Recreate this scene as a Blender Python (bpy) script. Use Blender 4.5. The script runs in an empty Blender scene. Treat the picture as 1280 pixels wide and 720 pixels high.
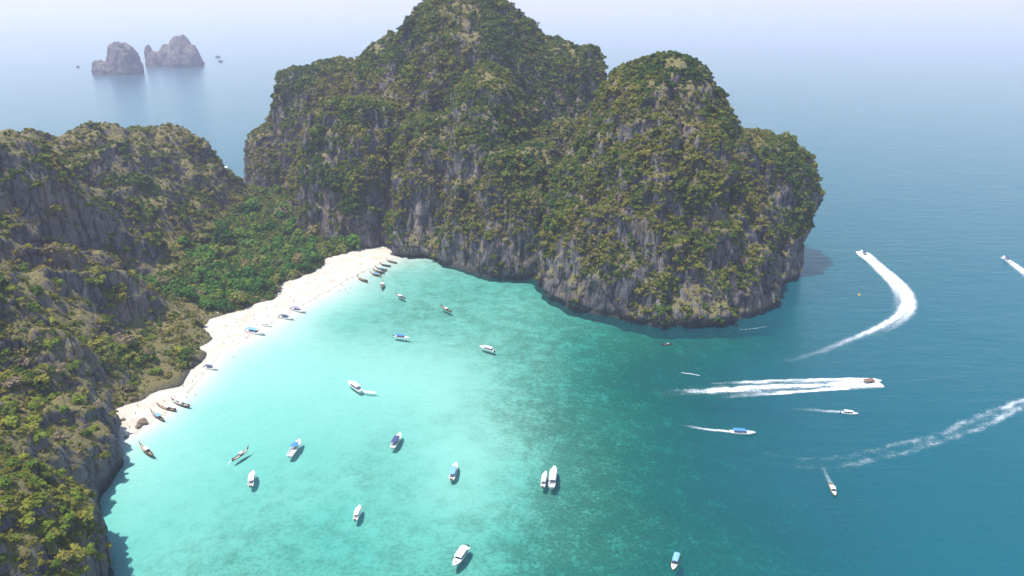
import bpy, bmesh, math, random
import numpy as np
from mathutils import Vector, Matrix, noise as mnoise

random.seed(7); RNG = np.random.default_rng(11)
SC = bpy.context.scene
COL = SC.collection

# ------------------------------------------------------------------ camera, sky, sun, exposure
CAM_H = 200.0; FPX = 950.0; HORIZON_Y = 4.0
PITCH = math.atan((360 - HORIZON_Y) / FPX)
cam_d = bpy.data.cameras.new('camera'); cam = bpy.data.objects.new('camera', cam_d); COL.objects.link(cam)
cam.location = (0, 0, CAM_H); cam.rotation_euler = (math.pi / 2 - PITCH, 0, 0)
cam_d.sensor_width = 36; cam_d.lens = FPX / 1280 * 36; cam_d.clip_start = 1; cam_d.clip_end = 80000
SC.camera = cam

SUN_EL = math.radians(72); SUN_ROT = math.atan2(-0.85, -0.32)      # high sun to the left, a little behind the camera
W = bpy.data.worlds.new('World'); SC.world = W; W.use_nodes = True
wn = W.node_tree.nodes; wl = W.node_tree.links
sky = wn.new('ShaderNodeTexSky'); sky.sky_type = 'NISHITA'; sky.sun_disc = False
sky.sun_elevation = SUN_EL; sky.sun_rotation = SUN_ROT
sky.altitude = 200; sky.air_density = 1.5; sky.dust_density = 0.8; sky.ozone_density = 3.0
wl.new(sky.outputs[0], wn['Background'].inputs[0]); wn['Background'].inputs[1].default_value = 0.15
sun_d = bpy.data.lights.new('sun', 'SUN'); sun_d.energy = 4.2; sun_d.angle = math.radians(0.53); sun_d.color = (1, 0.96, 0.9)
sun = bpy.data.objects.new('sun', sun_d); COL.objects.link(sun)
sdir = Vector((math.sin(SUN_ROT) * math.cos(SUN_EL), math.cos(SUN_ROT) * math.cos(SUN_EL), math.sin(SUN_EL)))
sun.rotation_euler = sdir.to_track_quat('Z', 'Y').to_euler(); sun.location = (0, 300, 600)
SC.view_settings.view_transform = 'Standard'; SC.view_settings.look = 'None'
SC.view_settings.exposure = 0.68; SC.view_settings.gamma = 1
HAZE_DENSITY = 1.2e-4; HAZE_COLOR = (0.88, 0.80, 1.0)
SC.render.engine = 'CYCLES'
SC.cycles.use_denoising = True
SC.cycles.max_bounces = 6; SC.cycles.diffuse_bounces = 2; SC.cycles.glossy_bounces = 2
SC.cycles.transmission_bounces = 2; SC.cycles.volume_bounces = 1; SC.cycles.transparent_max_bounces = 12
SC.cycles.caustics_reflective = False; SC.cycles.caustics_refractive = False

# ------------------------------------------------------------------ helpers
CP, SP = math.cos(PITCH), math.sin(PITCH)
def P(px, py, z=0.0):
    """point on the level z seen at photograph pixel (1280 x 720)"""
    u = (px - 640) / FPX; v = (360 - py) / FPX
    t = (z - CAM_H) / (-SP + v * CP)
    return Vector((u * t, t * (CP + v * SP), z))
def PY(px, py, y):
    """point at distance y seen at a pixel"""
    u = (px - 640) / FPX; v = (360 - py) / FPX
    t = y / (CP + v * SP)
    return (u * t, y, CAM_H + t * (-SP + v * CP))

def tag(o, label=None, cat=None, group=None, kind=None):
    if label: o['label'] = label
    if cat: o['category'] = cat
    if group: o['group'] = group
    if kind: o['kind'] = kind
    return o
def link(name, me, mat=None, parent=None):
    o = bpy.data.objects.new(name, me); COL.objects.link(o)
    if mat is not None and len(me.materials) == 0: me.materials.append(mat)
    if parent is not None: o.parent = parent
    return o
def empty(name, loc=(0, 0, 0), rz=0):
    o = bpy.data.objects.new(name, None); COL.objects.link(o); o.location = loc; o.rotation_euler = (0, 0, rz)
    o.empty_display_size = 0.5
    return o
def mesh_np(name, v, f, smooth=False):
    me = bpy.data.meshes.new(name)
    v = np.asarray(v, dtype=np.float32); f = np.asarray(f, dtype=np.int32)
    me.vertices.add(len(v)); me.vertices.foreach_set('co', v.ravel())
    k = f.shape[1]
    me.loops.add(f.size); me.loops.foreach_set('vertex_index', f.ravel())
    me.polygons.add(len(f)); me.polygons.foreach_set('loop_start', np.arange(0, f.size, k, dtype=np.int32))
    me.update(calc_edges=True); me.validate()
    if smooth: me.polygons.foreach_set('use_smooth', np.ones(len(me.polygons), dtype=bool))
    return me
def attr(me, name, data):
    a = me.attributes.new(name, 'FLOAT', 'POINT'); a.data.foreach_set('value', np.asarray(data, dtype=np.float32))

# vectorised noise
def _h(ix, iy, iz, seed):
    n = (ix.astype(np.int64) * 374761393 + iy.astype(np.int64) * 668265263 + iz.astype(np.int64) * 2147483647 + seed * 1274126177) & 0xffffffff
    n = ((n ^ (n >> 13)) * 1274126177) & 0xffffffff
    n = (n ^ (n >> 16)) & 0xffffffff
    return n.astype(np.float64) / 0xffffffff * 2 - 1
def vnoise(x, y, z=None, seed=0):
    if z is None: z = np.zeros_like(x)
    ix, iy, iz = np.floor(x), np.floor(y), np.floor(z)
    fx, fy, fz = x - ix, y - iy, z - iz
    ux, uy, uz = [t * t * t * (t * (t * 6 - 15) + 10) for t in (fx, fy, fz)]
    r = 0
    for dx in (0, 1):
        wx = ux if dx else 1 - ux
        for dy in (0, 1):
            wy = uy if dy else 1 - uy
            for dz in (0, 1):
                r = r + wx * wy * (uz if dz else 1 - uz) * _h(ix + dx, iy + dy, iz + dz, seed)
    return r
def fbm(x, y, z=None, octv=4, seed=0, gain=0.5):
    a, s, t = 1.0, 0.0, 0.0
    for i in range(octv):
        s = s + a * vnoise(x * 2.03 ** i + 17.3 * i, y * 2.03 ** i - 9.1 * i, None if z is None else z * 2.03 ** i + 3.7 * i, seed + i)
        t += a; a *= gain
    return s / t
class RBF:
    def __init__(s, pts, kern='lin'):
        p = np.array(pts, float); s.c = p[:, :2]; n = len(p); s.k = kern
        A = np.zeros((n + 1, n + 1)); A[:n, :n] = s.phi(np.linalg.norm(s.c[:, None] - s.c[None], axis=2))
        A[:n, n] = 1; A[n, :n] = 1
        s.w = np.linalg.solve(A, np.append(p[:, 2], 0))
    def phi(s, r): return np.sqrt(r * r + 36.0)
    def __call__(s, x, y):
        x = np.asarray(x, float); y = np.asarray(y, float); out = np.full(x.shape, s.w[-1])
        for (cx, cy), w in zip(s.c, s.w[:-1]): out += w * s.phi(np.hypot(x - cx, y - cy))
        return out
def poly_dist(poly, x, y):
    """signed distance to a closed polygon, positive inside"""
    d = np.full(x.shape, 1e9); ins = np.zeros(x.shape, bool); n = len(poly)
    for i in range(n):
        ax, ay = poly[i]; bx, by = poly[(i + 1) % n]
        dx, dy = bx - ax, by - ay
        t = np.clip(((x - ax) * dx + (y - ay) * dy) / (dx * dx + dy * dy + 1e-9), 0, 1)
        d = np.minimum(d, np.hypot(x - ax - t * dx, y - ay - t * dy))
        c = (ay > y) != (by > y)
        ins ^= c & (x < (bx - ax) * (y - ay) / (by - ay + 1e-12) + ax)
    return np.where(ins, d, -d)
def sstep(a, b, x):
    t = np.clip((x - a) / (b - a), 0, 1); return t * t * (3 - 2 * t)

# ------------------------------------------------------------------ material helpers
def mat(name):
    m = bpy.data.materials.new(name); m.use_nodes = True
    nt = m.node_tree; b = nt.nodes['Principled BSDF']
    return m, nt.nodes, nt.links, b
def ramp(n, stops, interp='LINEAR'):
    r = n.new('ShaderNodeValToRGB'); r.color_ramp.interpolation = interp
    while len(r.color_ramp.elements) < len(stops): r.color_ramp.elements.new(0.5)
    for e, (p, c) in zip(r.color_ramp.elements, stops):
        e.position = p; e.color = (*c, 1) if len(c) == 3 else c
    return r
def noise_node(n, l, vec, scale, detail=4, rough=0.55, dist=0):
    t = n.new('ShaderNodeTexNoise'); t.inputs['Scale'].default_value = scale; t.inputs['Detail'].default_value = detail
    t.inputs['Roughness'].default_value = rough; t.inputs['Distortion'].default_value = dist
    if vec is not None: l.new(vec, t.inputs['Vector'])
    return t
def mixc(n, l, fac, a, b, mode='MIX'):
    m = n.new('ShaderNodeMix'); m.data_type = 'RGBA'; m.blend_type = mode
    for s, v in ((m.inputs[0], fac), (m.inputs[6], a), (m.inputs[7], b)):
        if isinstance(v, (int, float)): s.default_value = v
        elif isinstance(v, tuple): s.default_value = (*v, 1)
        else: l.new(v, s)
    return m.outputs[2]
def mth(n, l, op, a, b=0.0, clamp=False):
    m = n.new('ShaderNodeMath'); m.operation = op; m.use_clamp = clamp
    for s, v in ((m.inputs[0], a), (m.inputs[1], b)):
        if isinstance(v, (int, float)): s.default_value = v
        else: l.new(v, s)
    return m.outputs[0]
def mapping(n, l, vec, scale):
    m = n.new('ShaderNodeMapping'); m.inputs['Scale'].default_value = scale; l.new(vec, m.inputs['Vector']); return m.outputs[0]
def simple(name, color, rough=0.5, var=0.12, scale=2.0, metal=0.0, bump=0.0):
    m, n, l, b = mat(name)
    co = n.new('ShaderNodeTexCoord')
    t = noise_node(n, l, co.outputs['Object'], scale, 4)
    dark = tuple(c * (1 - var * 1.6) for c in color); lite = tuple(min(1, c * (1 + var)) for c in color)
    r = ramp(n, [(0.3, dark), (0.7, lite)]); l.new(t.outputs[0], r.inputs[0]); l.new(r.outputs[0], b.inputs['Base Color'])
    b.inputs['Roughness'].default_value = rough; b.inputs['Metallic'].default_value = metal
    if bump:
        bp = n.new('ShaderNodeBump'); bp.inputs['Distance'].default_value = bump; l.new(t.outputs[0], bp.inputs['Height']); l.new(bp.outputs[0], b.inputs['Normal'])
    return m

def rock_material(name='limestone', grass=1.0, stained=0.55):
    m, n, l, b = mat(name)
    geo = n.new('ShaderNodeNewGeometry'); pos = geo.outputs['Position']
    streak = noise_node(n, l, mapping(n, l, pos, (0.16, 0.16, 0.028)), 1.0, 6, 0.62, 0.4)
    blot = noise_node(n, l, pos, 0.045, 5, 0.6)
    fine = noise_node(n, l, mapping(n, l, pos, (1, 1, 0.45)), 0.55, 6, 0.7)
    r1 = ramp(n, [(0.33, (0.03, 0.031, 0.038)), (0.45, (0.09, 0.084, 0.092)), (0.55, (0.17, 0.15, 0.145)), (0.69, (0.34, 0.29, 0.25))])
    l.new(mth(n, l, 'ADD', mth(n, l, 'MULTIPLY', streak.outputs[0], 0.6), mth(n, l, 'MULTIPLY', fine.outputs[0], 0.4)), r1.inputs[0])
    stain = ramp(n, [(0.5, (0, 0, 0)), (0.68, (1, 1, 1))]); l.new(blot.outputs[0], stain.inputs[0])
    c = mixc(n, l, mth(n, l, 'MULTIPLY', stain.outputs[0], stained), r1.outputs[0], (0.30, 0.205, 0.125))
    crk = n.new('ShaderNodeTexVoronoi'); crk.feature = 'DISTANCE_TO_EDGE'; crk.inputs['Scale'].default_value = 1.0; l.new(mapping(n, l, mixc(n, l, 0.12, pos, noise_node(n, l, pos, 0.3, 3).outputs[1], 'ADD'), (0.14, 0.14, 0.045)), crk.inputs['Vector'])
    ck = n.new('ShaderNodeMapRange'); ck.inputs['From Max'].default_value = 0.07; ck.inputs['To Min'].default_value = 0.35; l.new(crk.outputs[0], ck.inputs[0])
    c = mixc(n, l, 1.0, c, ck.outputs[0], 'MULTIPLY')
    blk = noise_node(n, l, mapping(n, l, pos, (0.30, 0.30, 0.012)), 1.0, 3, 0.5); bk = ramp(n, [(0.56, (1, 1, 1)), (0.70, (0.25, 0.25, 0.28))]); l.new(blk.outputs[0], bk.inputs[0])
    c = mixc(n, l, 1.0, c, bk.outputs[0], 'MULTIPLY')
    # dry grass and thin scrub on what is not steep
    sep = n.new('ShaderNodeSeparateXYZ'); l.new(geo.outputs['True Normal'], sep.inputs[0])
    gn = noise_node(n, l, pos, 0.22, 6, 0.72)
    gm = mth(n, l, 'ADD', mth(n, l, 'MULTIPLY', sep.outputs[2], 1.6), mth(n, l, 'MULTIPLY', gn.outputs[0], 1.1))
    grm = ramp(n, [(0.0, (0, 0, 0)), (1.0, (1, 1, 1))]); 
    gf = n.new('ShaderNodeMapRange'); gf.inputs['From Min'].default_value = 1.2; gf.inputs['From Max'].default_value = 1.55; l.new(gm, gf.inputs[0])
    gcol = ramp(n, [(0.34, (0.07, 0.07, 0.025)), (0.45, (0.22, 0.165, 0.075)), (0.54, (0.12, 0.125, 0.035)), (0.62, (0.30, 0.22, 0.12)), (0.7, (0.20, 0.19, 0.17))])
    g2 = noise_node(n, l, pos, 0.5, 6, 0.8); l.new(g2.outputs[0], gcol.inputs[0])
    c = mixc(n, l, mth(n, l, 'MULTIPLY', gf.outputs[0], grass), c, gcol.outputs[0])
    # dark band at the waterline, blending into the rock colour above
    sp = n.new('ShaderNodeSeparateXYZ'); l.new(pos, sp.inputs[0])
    tb = n.new('ShaderNodeMapRange'); tb.inputs['From Min'].default_value = 1.2; tb.inputs['From Max'].default_value = 3.6; l.new(sp.outputs[2], tb.inputs[0])
    c = mixc(n, l, tb.outputs[0], (0.05, 0.05, 0.045), c)
    l.new(c, b.inputs['Base Color']); b.inputs['Roughness'].default_value = 0.92; b.inputs['Specular IOR Level'].default_value = 0.2
    bp = n.new('ShaderNodeBump'); bp.inputs['Distance'].default_value = 2.0; bp.inputs['Strength'].default_value = 0.9
    l.new(mth(n, l, 'ADD', mth(n, l, 'ADD', streak.outputs[0], fine.outputs[0]), mth(n, l, 'MULTIPLY', ck.outputs[0], 0.5)), bp.inputs['Height']); l.new(bp.outputs[0], b.inputs['Normal'])
    return m

def leaf_material(name, stops, use_inst):
    m, n, l, b = mat(name)
    if use_inst:
        a = n.new('ShaderNodeAttribute'); a.attribute_type = 'INSTANCER'; a.attribute_name = 'tint'; tint = a.outputs['Fac']
    else:
        a = n.new('ShaderNodeObjectInfo'); tint = a.outputs['Random']
    geo = n.new('ShaderNodeNewGeometry')
    t = noise_node(n, l, geo.outputs['Position'], 0.55, 3, 0.7)
    rnd = mth(n, l, 'ADD', tint, mth(n, l, 'MULTIPLY', mth(n, l, 'SUBTRACT', t.outputs[0], 0.5), 0.45))
    rnd = mth(n, l, 'ADD', rnd, mth(n, l, 'MULTIPLY', mth(n, l, 'SUBTRACT', geo.outputs['Random Per Island'], 0.5), 0.22), True)
    r = ramp(n, stops); l.new(rnd, r.inputs[0])
    out = n['Material Output']
    n.remove(b)
    d = n.new('ShaderNodeBsdfDiffuse'); tr = n.new('ShaderNodeBsdfTranslucent'); mx = n.new('ShaderNodeMixShader'); mx.inputs[0].default_value = 0.28
    l.new(r.outputs[0], d.inputs[0]); l.new(r.outputs[0], tr.inputs[0]); l.new(d.outputs[0], mx.inputs[1]); l.new(tr.outputs[0], mx.inputs[2])
    l.new(mx.outputs[0], out.inputs[0])
    return m

M = {}
M['rock'] = rock_material(); M['islet'] = rock_material('bare_limestone', 0.3, 0.1)
STOPS = [(0.0, (0.038, 0.080, 0.020)), (0.22, (0.075, 0.122, 0.024)), (0.42, (0.14, 0.16, 0.028)), (0.58, (0.23, 0.20, 0.034)), (0.74, (0.165, 0.135, 0.055)), (0.88, (0.22, 0.18, 0.115)), (1.0, (0.28, 0.235, 0.17))]
M['leaf_inst'] = leaf_material('scrub_leaves', STOPS, True)
VALLEY = [(0.0, (0.04, 0.11, 0.022)), (0.35, (0.075, 0.165, 0.028)), (0.65, (0.12, 0.205, 0.032)), (0.88, (0.19, 0.21, 0.04)), (1.0, (0.24, 0.19, 0.08))]
M['leaf_valley'] = leaf_material('broad_leaves', VALLEY, False)
SHRUB = [(0.0, (0.085, 0.135, 0.022)), (0.4, (0.17, 0.22, 0.03)), (0.75, (0.26, 0.26, 0.04)), (1.0, (0.24, 0.20, 0.06))]
M['leaf_shrub'] = leaf_material('shrub_leaves', SHRUB, False)
M['bark'] = simple('bark', (0.16, 0.125, 0.095), 0.9, 0.3, 3)

# ------------------------------------------------------------------ seabed and beach
BEDPTS = []
def bp_(px, py, z): q = P(px, py); BEDPTS.append((q.x, q.y, z))
WATERLINE = [(150, 548), (172, 538), (205, 516), (240, 482), (275, 442), (322, 412), (374, 382), (440, 346), (478, 327)]
BACKLINE = [(138, 528), (168, 500), (215, 474), (250, 440), (255, 402), (300, 384), (340, 368), (400, 330), (440, 320)]
for a in WATERLINE: bp_(*a, 0.0)
for i in range(len(WATERLINE) - 1):
    bp_((WATERLINE[i][0] + WATERLINE[i + 1][0]) / 2, (WATERLINE[i][1] + WATERLINE[i + 1][1]) / 2, 0.0)
for a in BACKLINE: bp_(*a, 2.2)
for x, y in ((-225, 340), (-230, 400), (-235, 470), (-225, 530), (-215, 600), (-190, 650), (-150, 680), (-260, 640), (-100, 690)): BEDPTS.append((x, y, 2.0))
for a in [(200, 545, -1.5), (240, 510, -1.4), (290, 470, -1.4), (330, 440, -1.4), (390, 410, -1.5), (440, 375, -1.5), (480, 350, -1.6),
          (300, 520, -2.2), (360, 480, -1.9), (430, 460, -1.9), (480, 430, -2.0), (540, 480, -1.9), (480, 520, -2.2), (560, 520, -2.0), (420, 400, -2.2),
          (500, 345, -2.0), (560, 350, -2.6), (620, 365, -2.8), (560, 395, -2.6), (620, 420, -2.5), (680, 385, -3.0), (680, 450, -3.0), (730, 440, -4.5),
          (640, 520, -2.2), (640, 480, -2.5), (300, 600, -2.6), (400, 600, -2.7), (480, 580, -2.7), (580, 570, -2.0), (640, 590, -2.5), (600, 640, -2.4),
          (200, 620, -2.4), (180, 680, -2.6), (300, 700, -3.0), (450, 660, -3.2), (450, 710, -3.2), (560, 700, -3.0), (700, 700, -4.2), (640, 660, -3.2),
          (700, 520, -3.2), (760, 490, -5.5), (740, 560, -4.0), (800, 540, -5.6), (800, 470, -6.5), (800, 620, -5.4), (760, 680, -4.4), (850, 690, -6.4), (860, 640, -8),
          (700, 400, -3.5), (770, 425, -5.0), (850, 440, -7.0), (920, 430, -8), (980, 412, -14), (900, 460, -12), (960, 480, -17), (880, 510, -10), (900, 580, -11),
          (960, 700, -9.5), (960, 620, -13), (1040, 540, -19), (1040, 680, -15), (1150, 620, -23), (1150, 700, -23), (1250, 560, -26), (1020, 400, -19), (1050, 350, -21), (1150, 450, -25), (1250, 400, -28), (1100, 300, -24), (1280, 300, -30),
          (300, 760, -3), (600, 780, -4), (900, 800, -12), (1200, 800, -24), (160, 740, -3)]: bp_(*a)
for x, y in ((400, 900), (0, 1100), (-500, 1000), (700, 600), (600, 200), (400, 50), (0, 40), (-100, 60), (-700, 600), (-700, 200)): BEDPTS.append((x, y, -30))
bed_rbf = RBF(BEDPTS)
def bed(x, y):
    z = bed_rbf(x, y)
    far = sstep(500, 900, np.hypot(x - 50, y - 350))
    z = z * (1 - far) - 30 * far
    z = np.clip(z, -30, 2.5)
    w = sstep(-0.6, -4, z)
    z = z + w * (0.9 * fbm(x * 0.05, y * 0.05, seed=5) * np.clip(-z / 6, 0, 1.6) + 0.25 * fbm(x * .3, y * .3, seed=9))
    z = z + 0.10 * fbm(x * 0.12, y * 0.12, seed=3) * sstep(-0.5, 0.8, z)
    return z
def axis(lo, hi, step, far):
    core = np.arange(lo, hi + .1, step); out = []
    d = step; p = hi
    while p < far: d *= 1.5; p += d; out.append(min(p, far))
    neg = []; d = step; p = lo
    while p > -far: d *= 1.5; p -= d; neg.append(max(p, -far))
    return np.array(neg[::-1] + list(core) + out)
def tensor(xs, ys):
    X, Y = np.meshgrid(xs, ys); nx, ny = len(xs), len(ys)
    i = np.arange(nx * ny).reshape(ny, nx)
    f = np.stack([i[:-1, :-1], i[:-1, 1:], i[1:, 1:], i[1:, :-1]], -1).reshape(-1, 4)
    return X.ravel(), Y.ravel(), f
xs = axis(-330, 420, 3.0, 21000); ys = axis(120, 760, 3.0, 21000)
gx, gy, gf_ = tensor(xs, ys); gz = bed(gx, gy)
# coral cover by place in the bay
CORAL = []
for a in [(560, 372, .32), (520, 385, .36), (430, 405, .2), (640, 440, .36), (640, 380, .3), (700, 450, .45), (700, 400, .4), (740, 450, .5), (800, 460, .62), (690, 520, .5), (740, 560, .55), (760, 520, .52), (800, 600, .58),
          (700, 620, .5), (680, 680, .48), (760, 680, .55), (640, 660, .38), (640, 600, .28), (560, 560, .08), (600, 620, .22), (500, 560, .22), (480, 600, .24), (400, 620, .22), (450, 660, .24), (300, 690, .33), (400, 690, .3), (520, 700, .3),
          (200, 690, .2), (180, 640, .1), (240, 600, .12), (300, 540, .05), (360, 480, 0), (480, 470, 0), (560, 480, .05), (540, 520, .15), (620, 500, .3), (330, 430, 0), (420, 370, 0), (850, 560, .6), (870, 680, .6), (950, 680, .55), (930, 540, .6), (840, 430, .6), (1000, 600, .6),
          (480, 345, .2), (200, 540, 0), (240, 500, 0), (400, 450, 0)]:
    q = P(a[0], a[1]); CORAL.append((q.x, q.y, a[2]))
for x, y in ((500, 900), (-500, 900), (600, 100), (-230, 450), (-230, 560)): CORAL.append((x, y, 0.2 if x > 0 else 0.0))
coral_rbf = RBF(CORAL)
gc = np.clip(coral_rbf(gx, gy), 0, 1)
def bed_material():
    m, n, l, b = mat('sand_and_coral')
    geo = n.new('ShaderNodeNewGeometry'); pos = geo.outputs['Position']
    a = n.new('ShaderNodeAttribute'); a.attribute_name = 'coral'
    big = noise_node(n, l, pos, 0.10, 7, 0.75, 0.2); small = noise_node(n, l, pos, 0.6, 5, 0.75, 0.2)
    tex = mth(n, l, 'ADD', mth(n, l, 'MULTIPLY', big.outputs[0], 0.5), mth(n, l, 'MULTIPLY', small.outputs[0], 0.5))
    th = mth(n, l, 'ADD', tex, mth(n, l, 'MULTIPLY', a.outputs['Fac'], 0.36))
    mr = n.new('ShaderNodeMapRange'); mr.inputs['From Min'].default_value = 0.535; mr.inputs['From Max'].default_value = 0.69; l.new(th, mr.inputs[0])
    l.new(mth(n, l, 'ADD', mth(n, l, 'MULTIPLY', a.outputs['Fac'], 1.5), 0.10, True), mr.inputs['To Max'])
    sand = ramp(n, [(0.3, (0.58, 0.57, 0.51)), (0.7, (0.70, 0.69, 0.63))]); l.new(small.outputs[0], sand.inputs[0])
    drk = mixc(n, l, mth(n, l, 'MULTIPLY', a.outputs['Fac'], 0.9, True), sand.outputs[0], (0.36, 0.37, 0.28))
    cor = ramp(n, [(0.3, (0.07, 0.07, 0.045)), (0.55, (0.16, 0.15, 0.09)), (0.75, (0.30, 0.27, 0.17))]); l.new(noise_node(n, l, pos, 0.9, 4, 0.7).outputs[0], cor.inputs[0])
    l.new(mixc(n, l, mr.outputs[0], drk, cor.outputs[0]), b.inputs['Base Color'])
    b.inputs['Roughness'].default_value = 0.95; b.inputs['Specular IOR Level'].default_value = 0.1
    return m
def beach_material():
    m, n, l, b = mat('white_sand')
    geo = n.new('ShaderNodeNewGeometry'); pos = geo.outputs['Position']
    t1 = noise_node(n, l, pos, 0.12, 5, 0.6); t2 = noise_node(n, l, pos, 1.3, 5, 0.7)
    r = ramp(n, [(0.34, (0.33, 0.28, 0.21)), (0.46, (0.47, 0.42, 0.34)), (0.66, (0.58, 0.53, 0.45))])
    l.new(mth(n, l, 'ADD', mth(n, l, 'MULTIPLY', t1.outputs[0], .5), mth(n, l, 'MULTIPLY', t2.outputs[0], .5)), r.inputs[0])
    sp = n.new('ShaderNodeSeparateXYZ'); l.new(pos, sp.inputs[0])
    wet = n.new('ShaderNodeMapRange'); wet.inputs['From Min'].default_value = 0.05; wet.inputs['From Max'].default_value = 0.45; l.new(sp.outputs[2], wet.inputs[0])
    l.new(mixc(n, l, wet.outputs[0], (0.48, 0.44, 0.37), r.outputs[0]), b.inputs['Base Color'])
    b.inputs['Roughness'].default_value = 0.9; b.inputs['Specular IOR Level'].default_value = 0.15
    bp = n.new('ShaderNodeBump'); bp.inputs['Distance'].default_value = 0.25; l.new(t2.outputs[0], bp.inputs['Height']); l.new(bp.outputs[0], b.inputs['Normal'])
    return m
fz = gz[gf_].mean(1); fx_ = gx[gf_].mean(1); isb = (fz > -0.12) & (fx_ < -60)
allv = np.stack([gx, gy, gz], 1)
def submesh(name, faces):
    u, inv = np.unique(faces.ravel(), return_inverse=True)
    me = mesh_np(name, allv[u], inv.reshape(-1, 4), True); attr(me, 'coral', gc[u]); return me
tag(link('beach', submesh('beach', gf_[isb]), beach_material()), 'curved white sand beach along the turquoise bay', None, None, 'structure')
tag(link('seabed', submesh('seabed', gf_[~isb]), bed_material()), 'pale sand and coral bottom of the bay', None, None, 'structure')

# ------------------------------------------------------------------ water
def water_material():
    m, n, l, b = mat('sea_water'); n.remove(b); out = n['Material Output']
    a = n.new('ShaderNodeAttribute'); a.attribute_name = 'depth'; dep = a.outputs['Fac']
    comb = n.new('ShaderNodeCombineColor')
    for i, k in enumerate((0.25, 0.028, 0.043)):
        l.new(mth(n, l, 'EXPONENT', mth(n, l, 'MULTIPLY', dep, -k)), comb.inputs[i])
    tr = n.new('ShaderNodeBsdfTransparent'); l.new(comb.outputs[0], tr.inputs[0])
    df = n.new('ShaderNodeBsdfDiffuse'); df.inputs[0].default_value = (0.003, 0.094, 0.124, 1)
    w = mth(n, l, 'SUBTRACT', 1.0, mth(n, l, 'EXPONENT', mth(n, l, 'MULTIPLY', dep, -0.062)))
    mx = n.new('ShaderNodeMixShader'); l.new(w, mx.inputs[0]); l.new(tr.outputs[0], mx.inputs[1]); l.new(df.outputs[0], mx.inputs[2])
    geo = n.new('ShaderNodeNewGeometry'); pos = geo.outputs['Position']
    w1 = noise_node(n, l, mapping(n, l, pos, (0.035, 0.11, 1)), 1.0, 5, 0.65, 0.4)
    w2 = noise_node(n, l, mapping(n, l, pos, (0.45, 0.7, 1)), 1.0, 3, 0.6)
    sw = noise_node(n, l, pos, 0.012, 3, 0.5)
    h = mth(n, l, 'ADD', mth(n, l, 'MULTIPLY', w1.outputs[0], 1.0), mth(n, l, 'MULTIPLY', w2.outputs[0], 0.3))
    h = mth(n, l, 'MULTIPLY', h, mth(n, l, 'ADD', mth(n, l, 'MULTIPLY', sw.outputs[0], 0.8), 0.2))
    bp = n.new('ShaderNodeBump'); bp.inputs['Distance'].default_value = 1.3; bp.inputs['Strength'].default_value = 0.8; l.new(h, bp.inputs['Height'])
    gl = n.new('ShaderNodeBsdfGlossy'); gl.inputs['Roughness'].default_value = 0.2; l.new(bp.outputs[0], gl.inputs['Normal'])
    l.new(bp.outputs[0], df.inputs['Normal'])
    fr = n.new('ShaderNodeFresnel'); fr.inputs[0].default_value = 1.33; l.new(bp.outputs[0], fr.inputs['Normal'])
    m2 = n.new('ShaderNodeMixShader'); l.new(fr.outputs[0], m2.inputs[0]); l.new(mx.outputs[0], m2.inputs[1]); l.new(gl.outputs[0], m2.inputs[2])
    l.new(m2.outputs[0], out.inputs[0])
    return m
wm = mesh_np('sea', np.stack([gx, gy, np.zeros_like(gx)], 1), gf_, True)
attr(wm, 'depth', np.clip(-gz, 0, 40))
tag(link('sea', wm, water_material()), 'clear turquoise bay water deepening to blue open sea', None, None, 'structure')

# ------------------------------------------------------------------ land
COAST_HEAD = [(-200, 668), (-170, 640)] + [tuple(P(*a).xy) for a in [(478, 326), (510, 326), (540, 330), (575, 338), (600, 346), (650, 357), (668, 362), (690, 379), (715, 391), (745, 403), (790, 415), (830, 420), (870, 418), (905, 414), (960, 401), (990, 390), (1003, 372)]] + \
    [(230, 560), (240, 595), (234, 650), (190, 700), (150, 740), (140, 800), (120, 880), (40, 940), (-90, 960), (-210, 960), (-302, 935), (-312, 885), (-303, 838), (-268, 800), (-238, 740)]
# x, y, rx, ry, rot, H, p
DOMES = [(112, 585, 100, 128, 0, 164, 2.0), (178, 606, 64, 80, 0, 106, 2.0), (145, 665, 85, 85, 0, 92, 2.6),
         (-50, 812, 150, 150, 0, 217, 2.0), (2, 818, 76, 110, 0, 188, 2.2), (40, 815, 62, 100, 0, 168, 2.6), (70, 800, 38, 75, 0, 158, 3.2), (-120, 815, 95, 105, 0, 168, 2.2),
         (-140, 706, 62, 74, 0, 118, 4.5), (-78, 690, 46, 84, 0, 104, 4), (-20, 690, 56, 132, 0, 150, 2.3), (16, 640, 30, 90, 0, 88, 3), (42, 710, 36, 70, 0, 100, 3),
         (-190, 865, 85, 85, 0, 143, 2.6), (-236, 885, 50, 66, 0, 133, 3.6), (-274, 866, 40, 56, 0, 72, 2.3), (-182, 775, 50, 70, 0, 100, 3.6), (0, 630, 70, 80, 0, 92, 4)]
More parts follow.
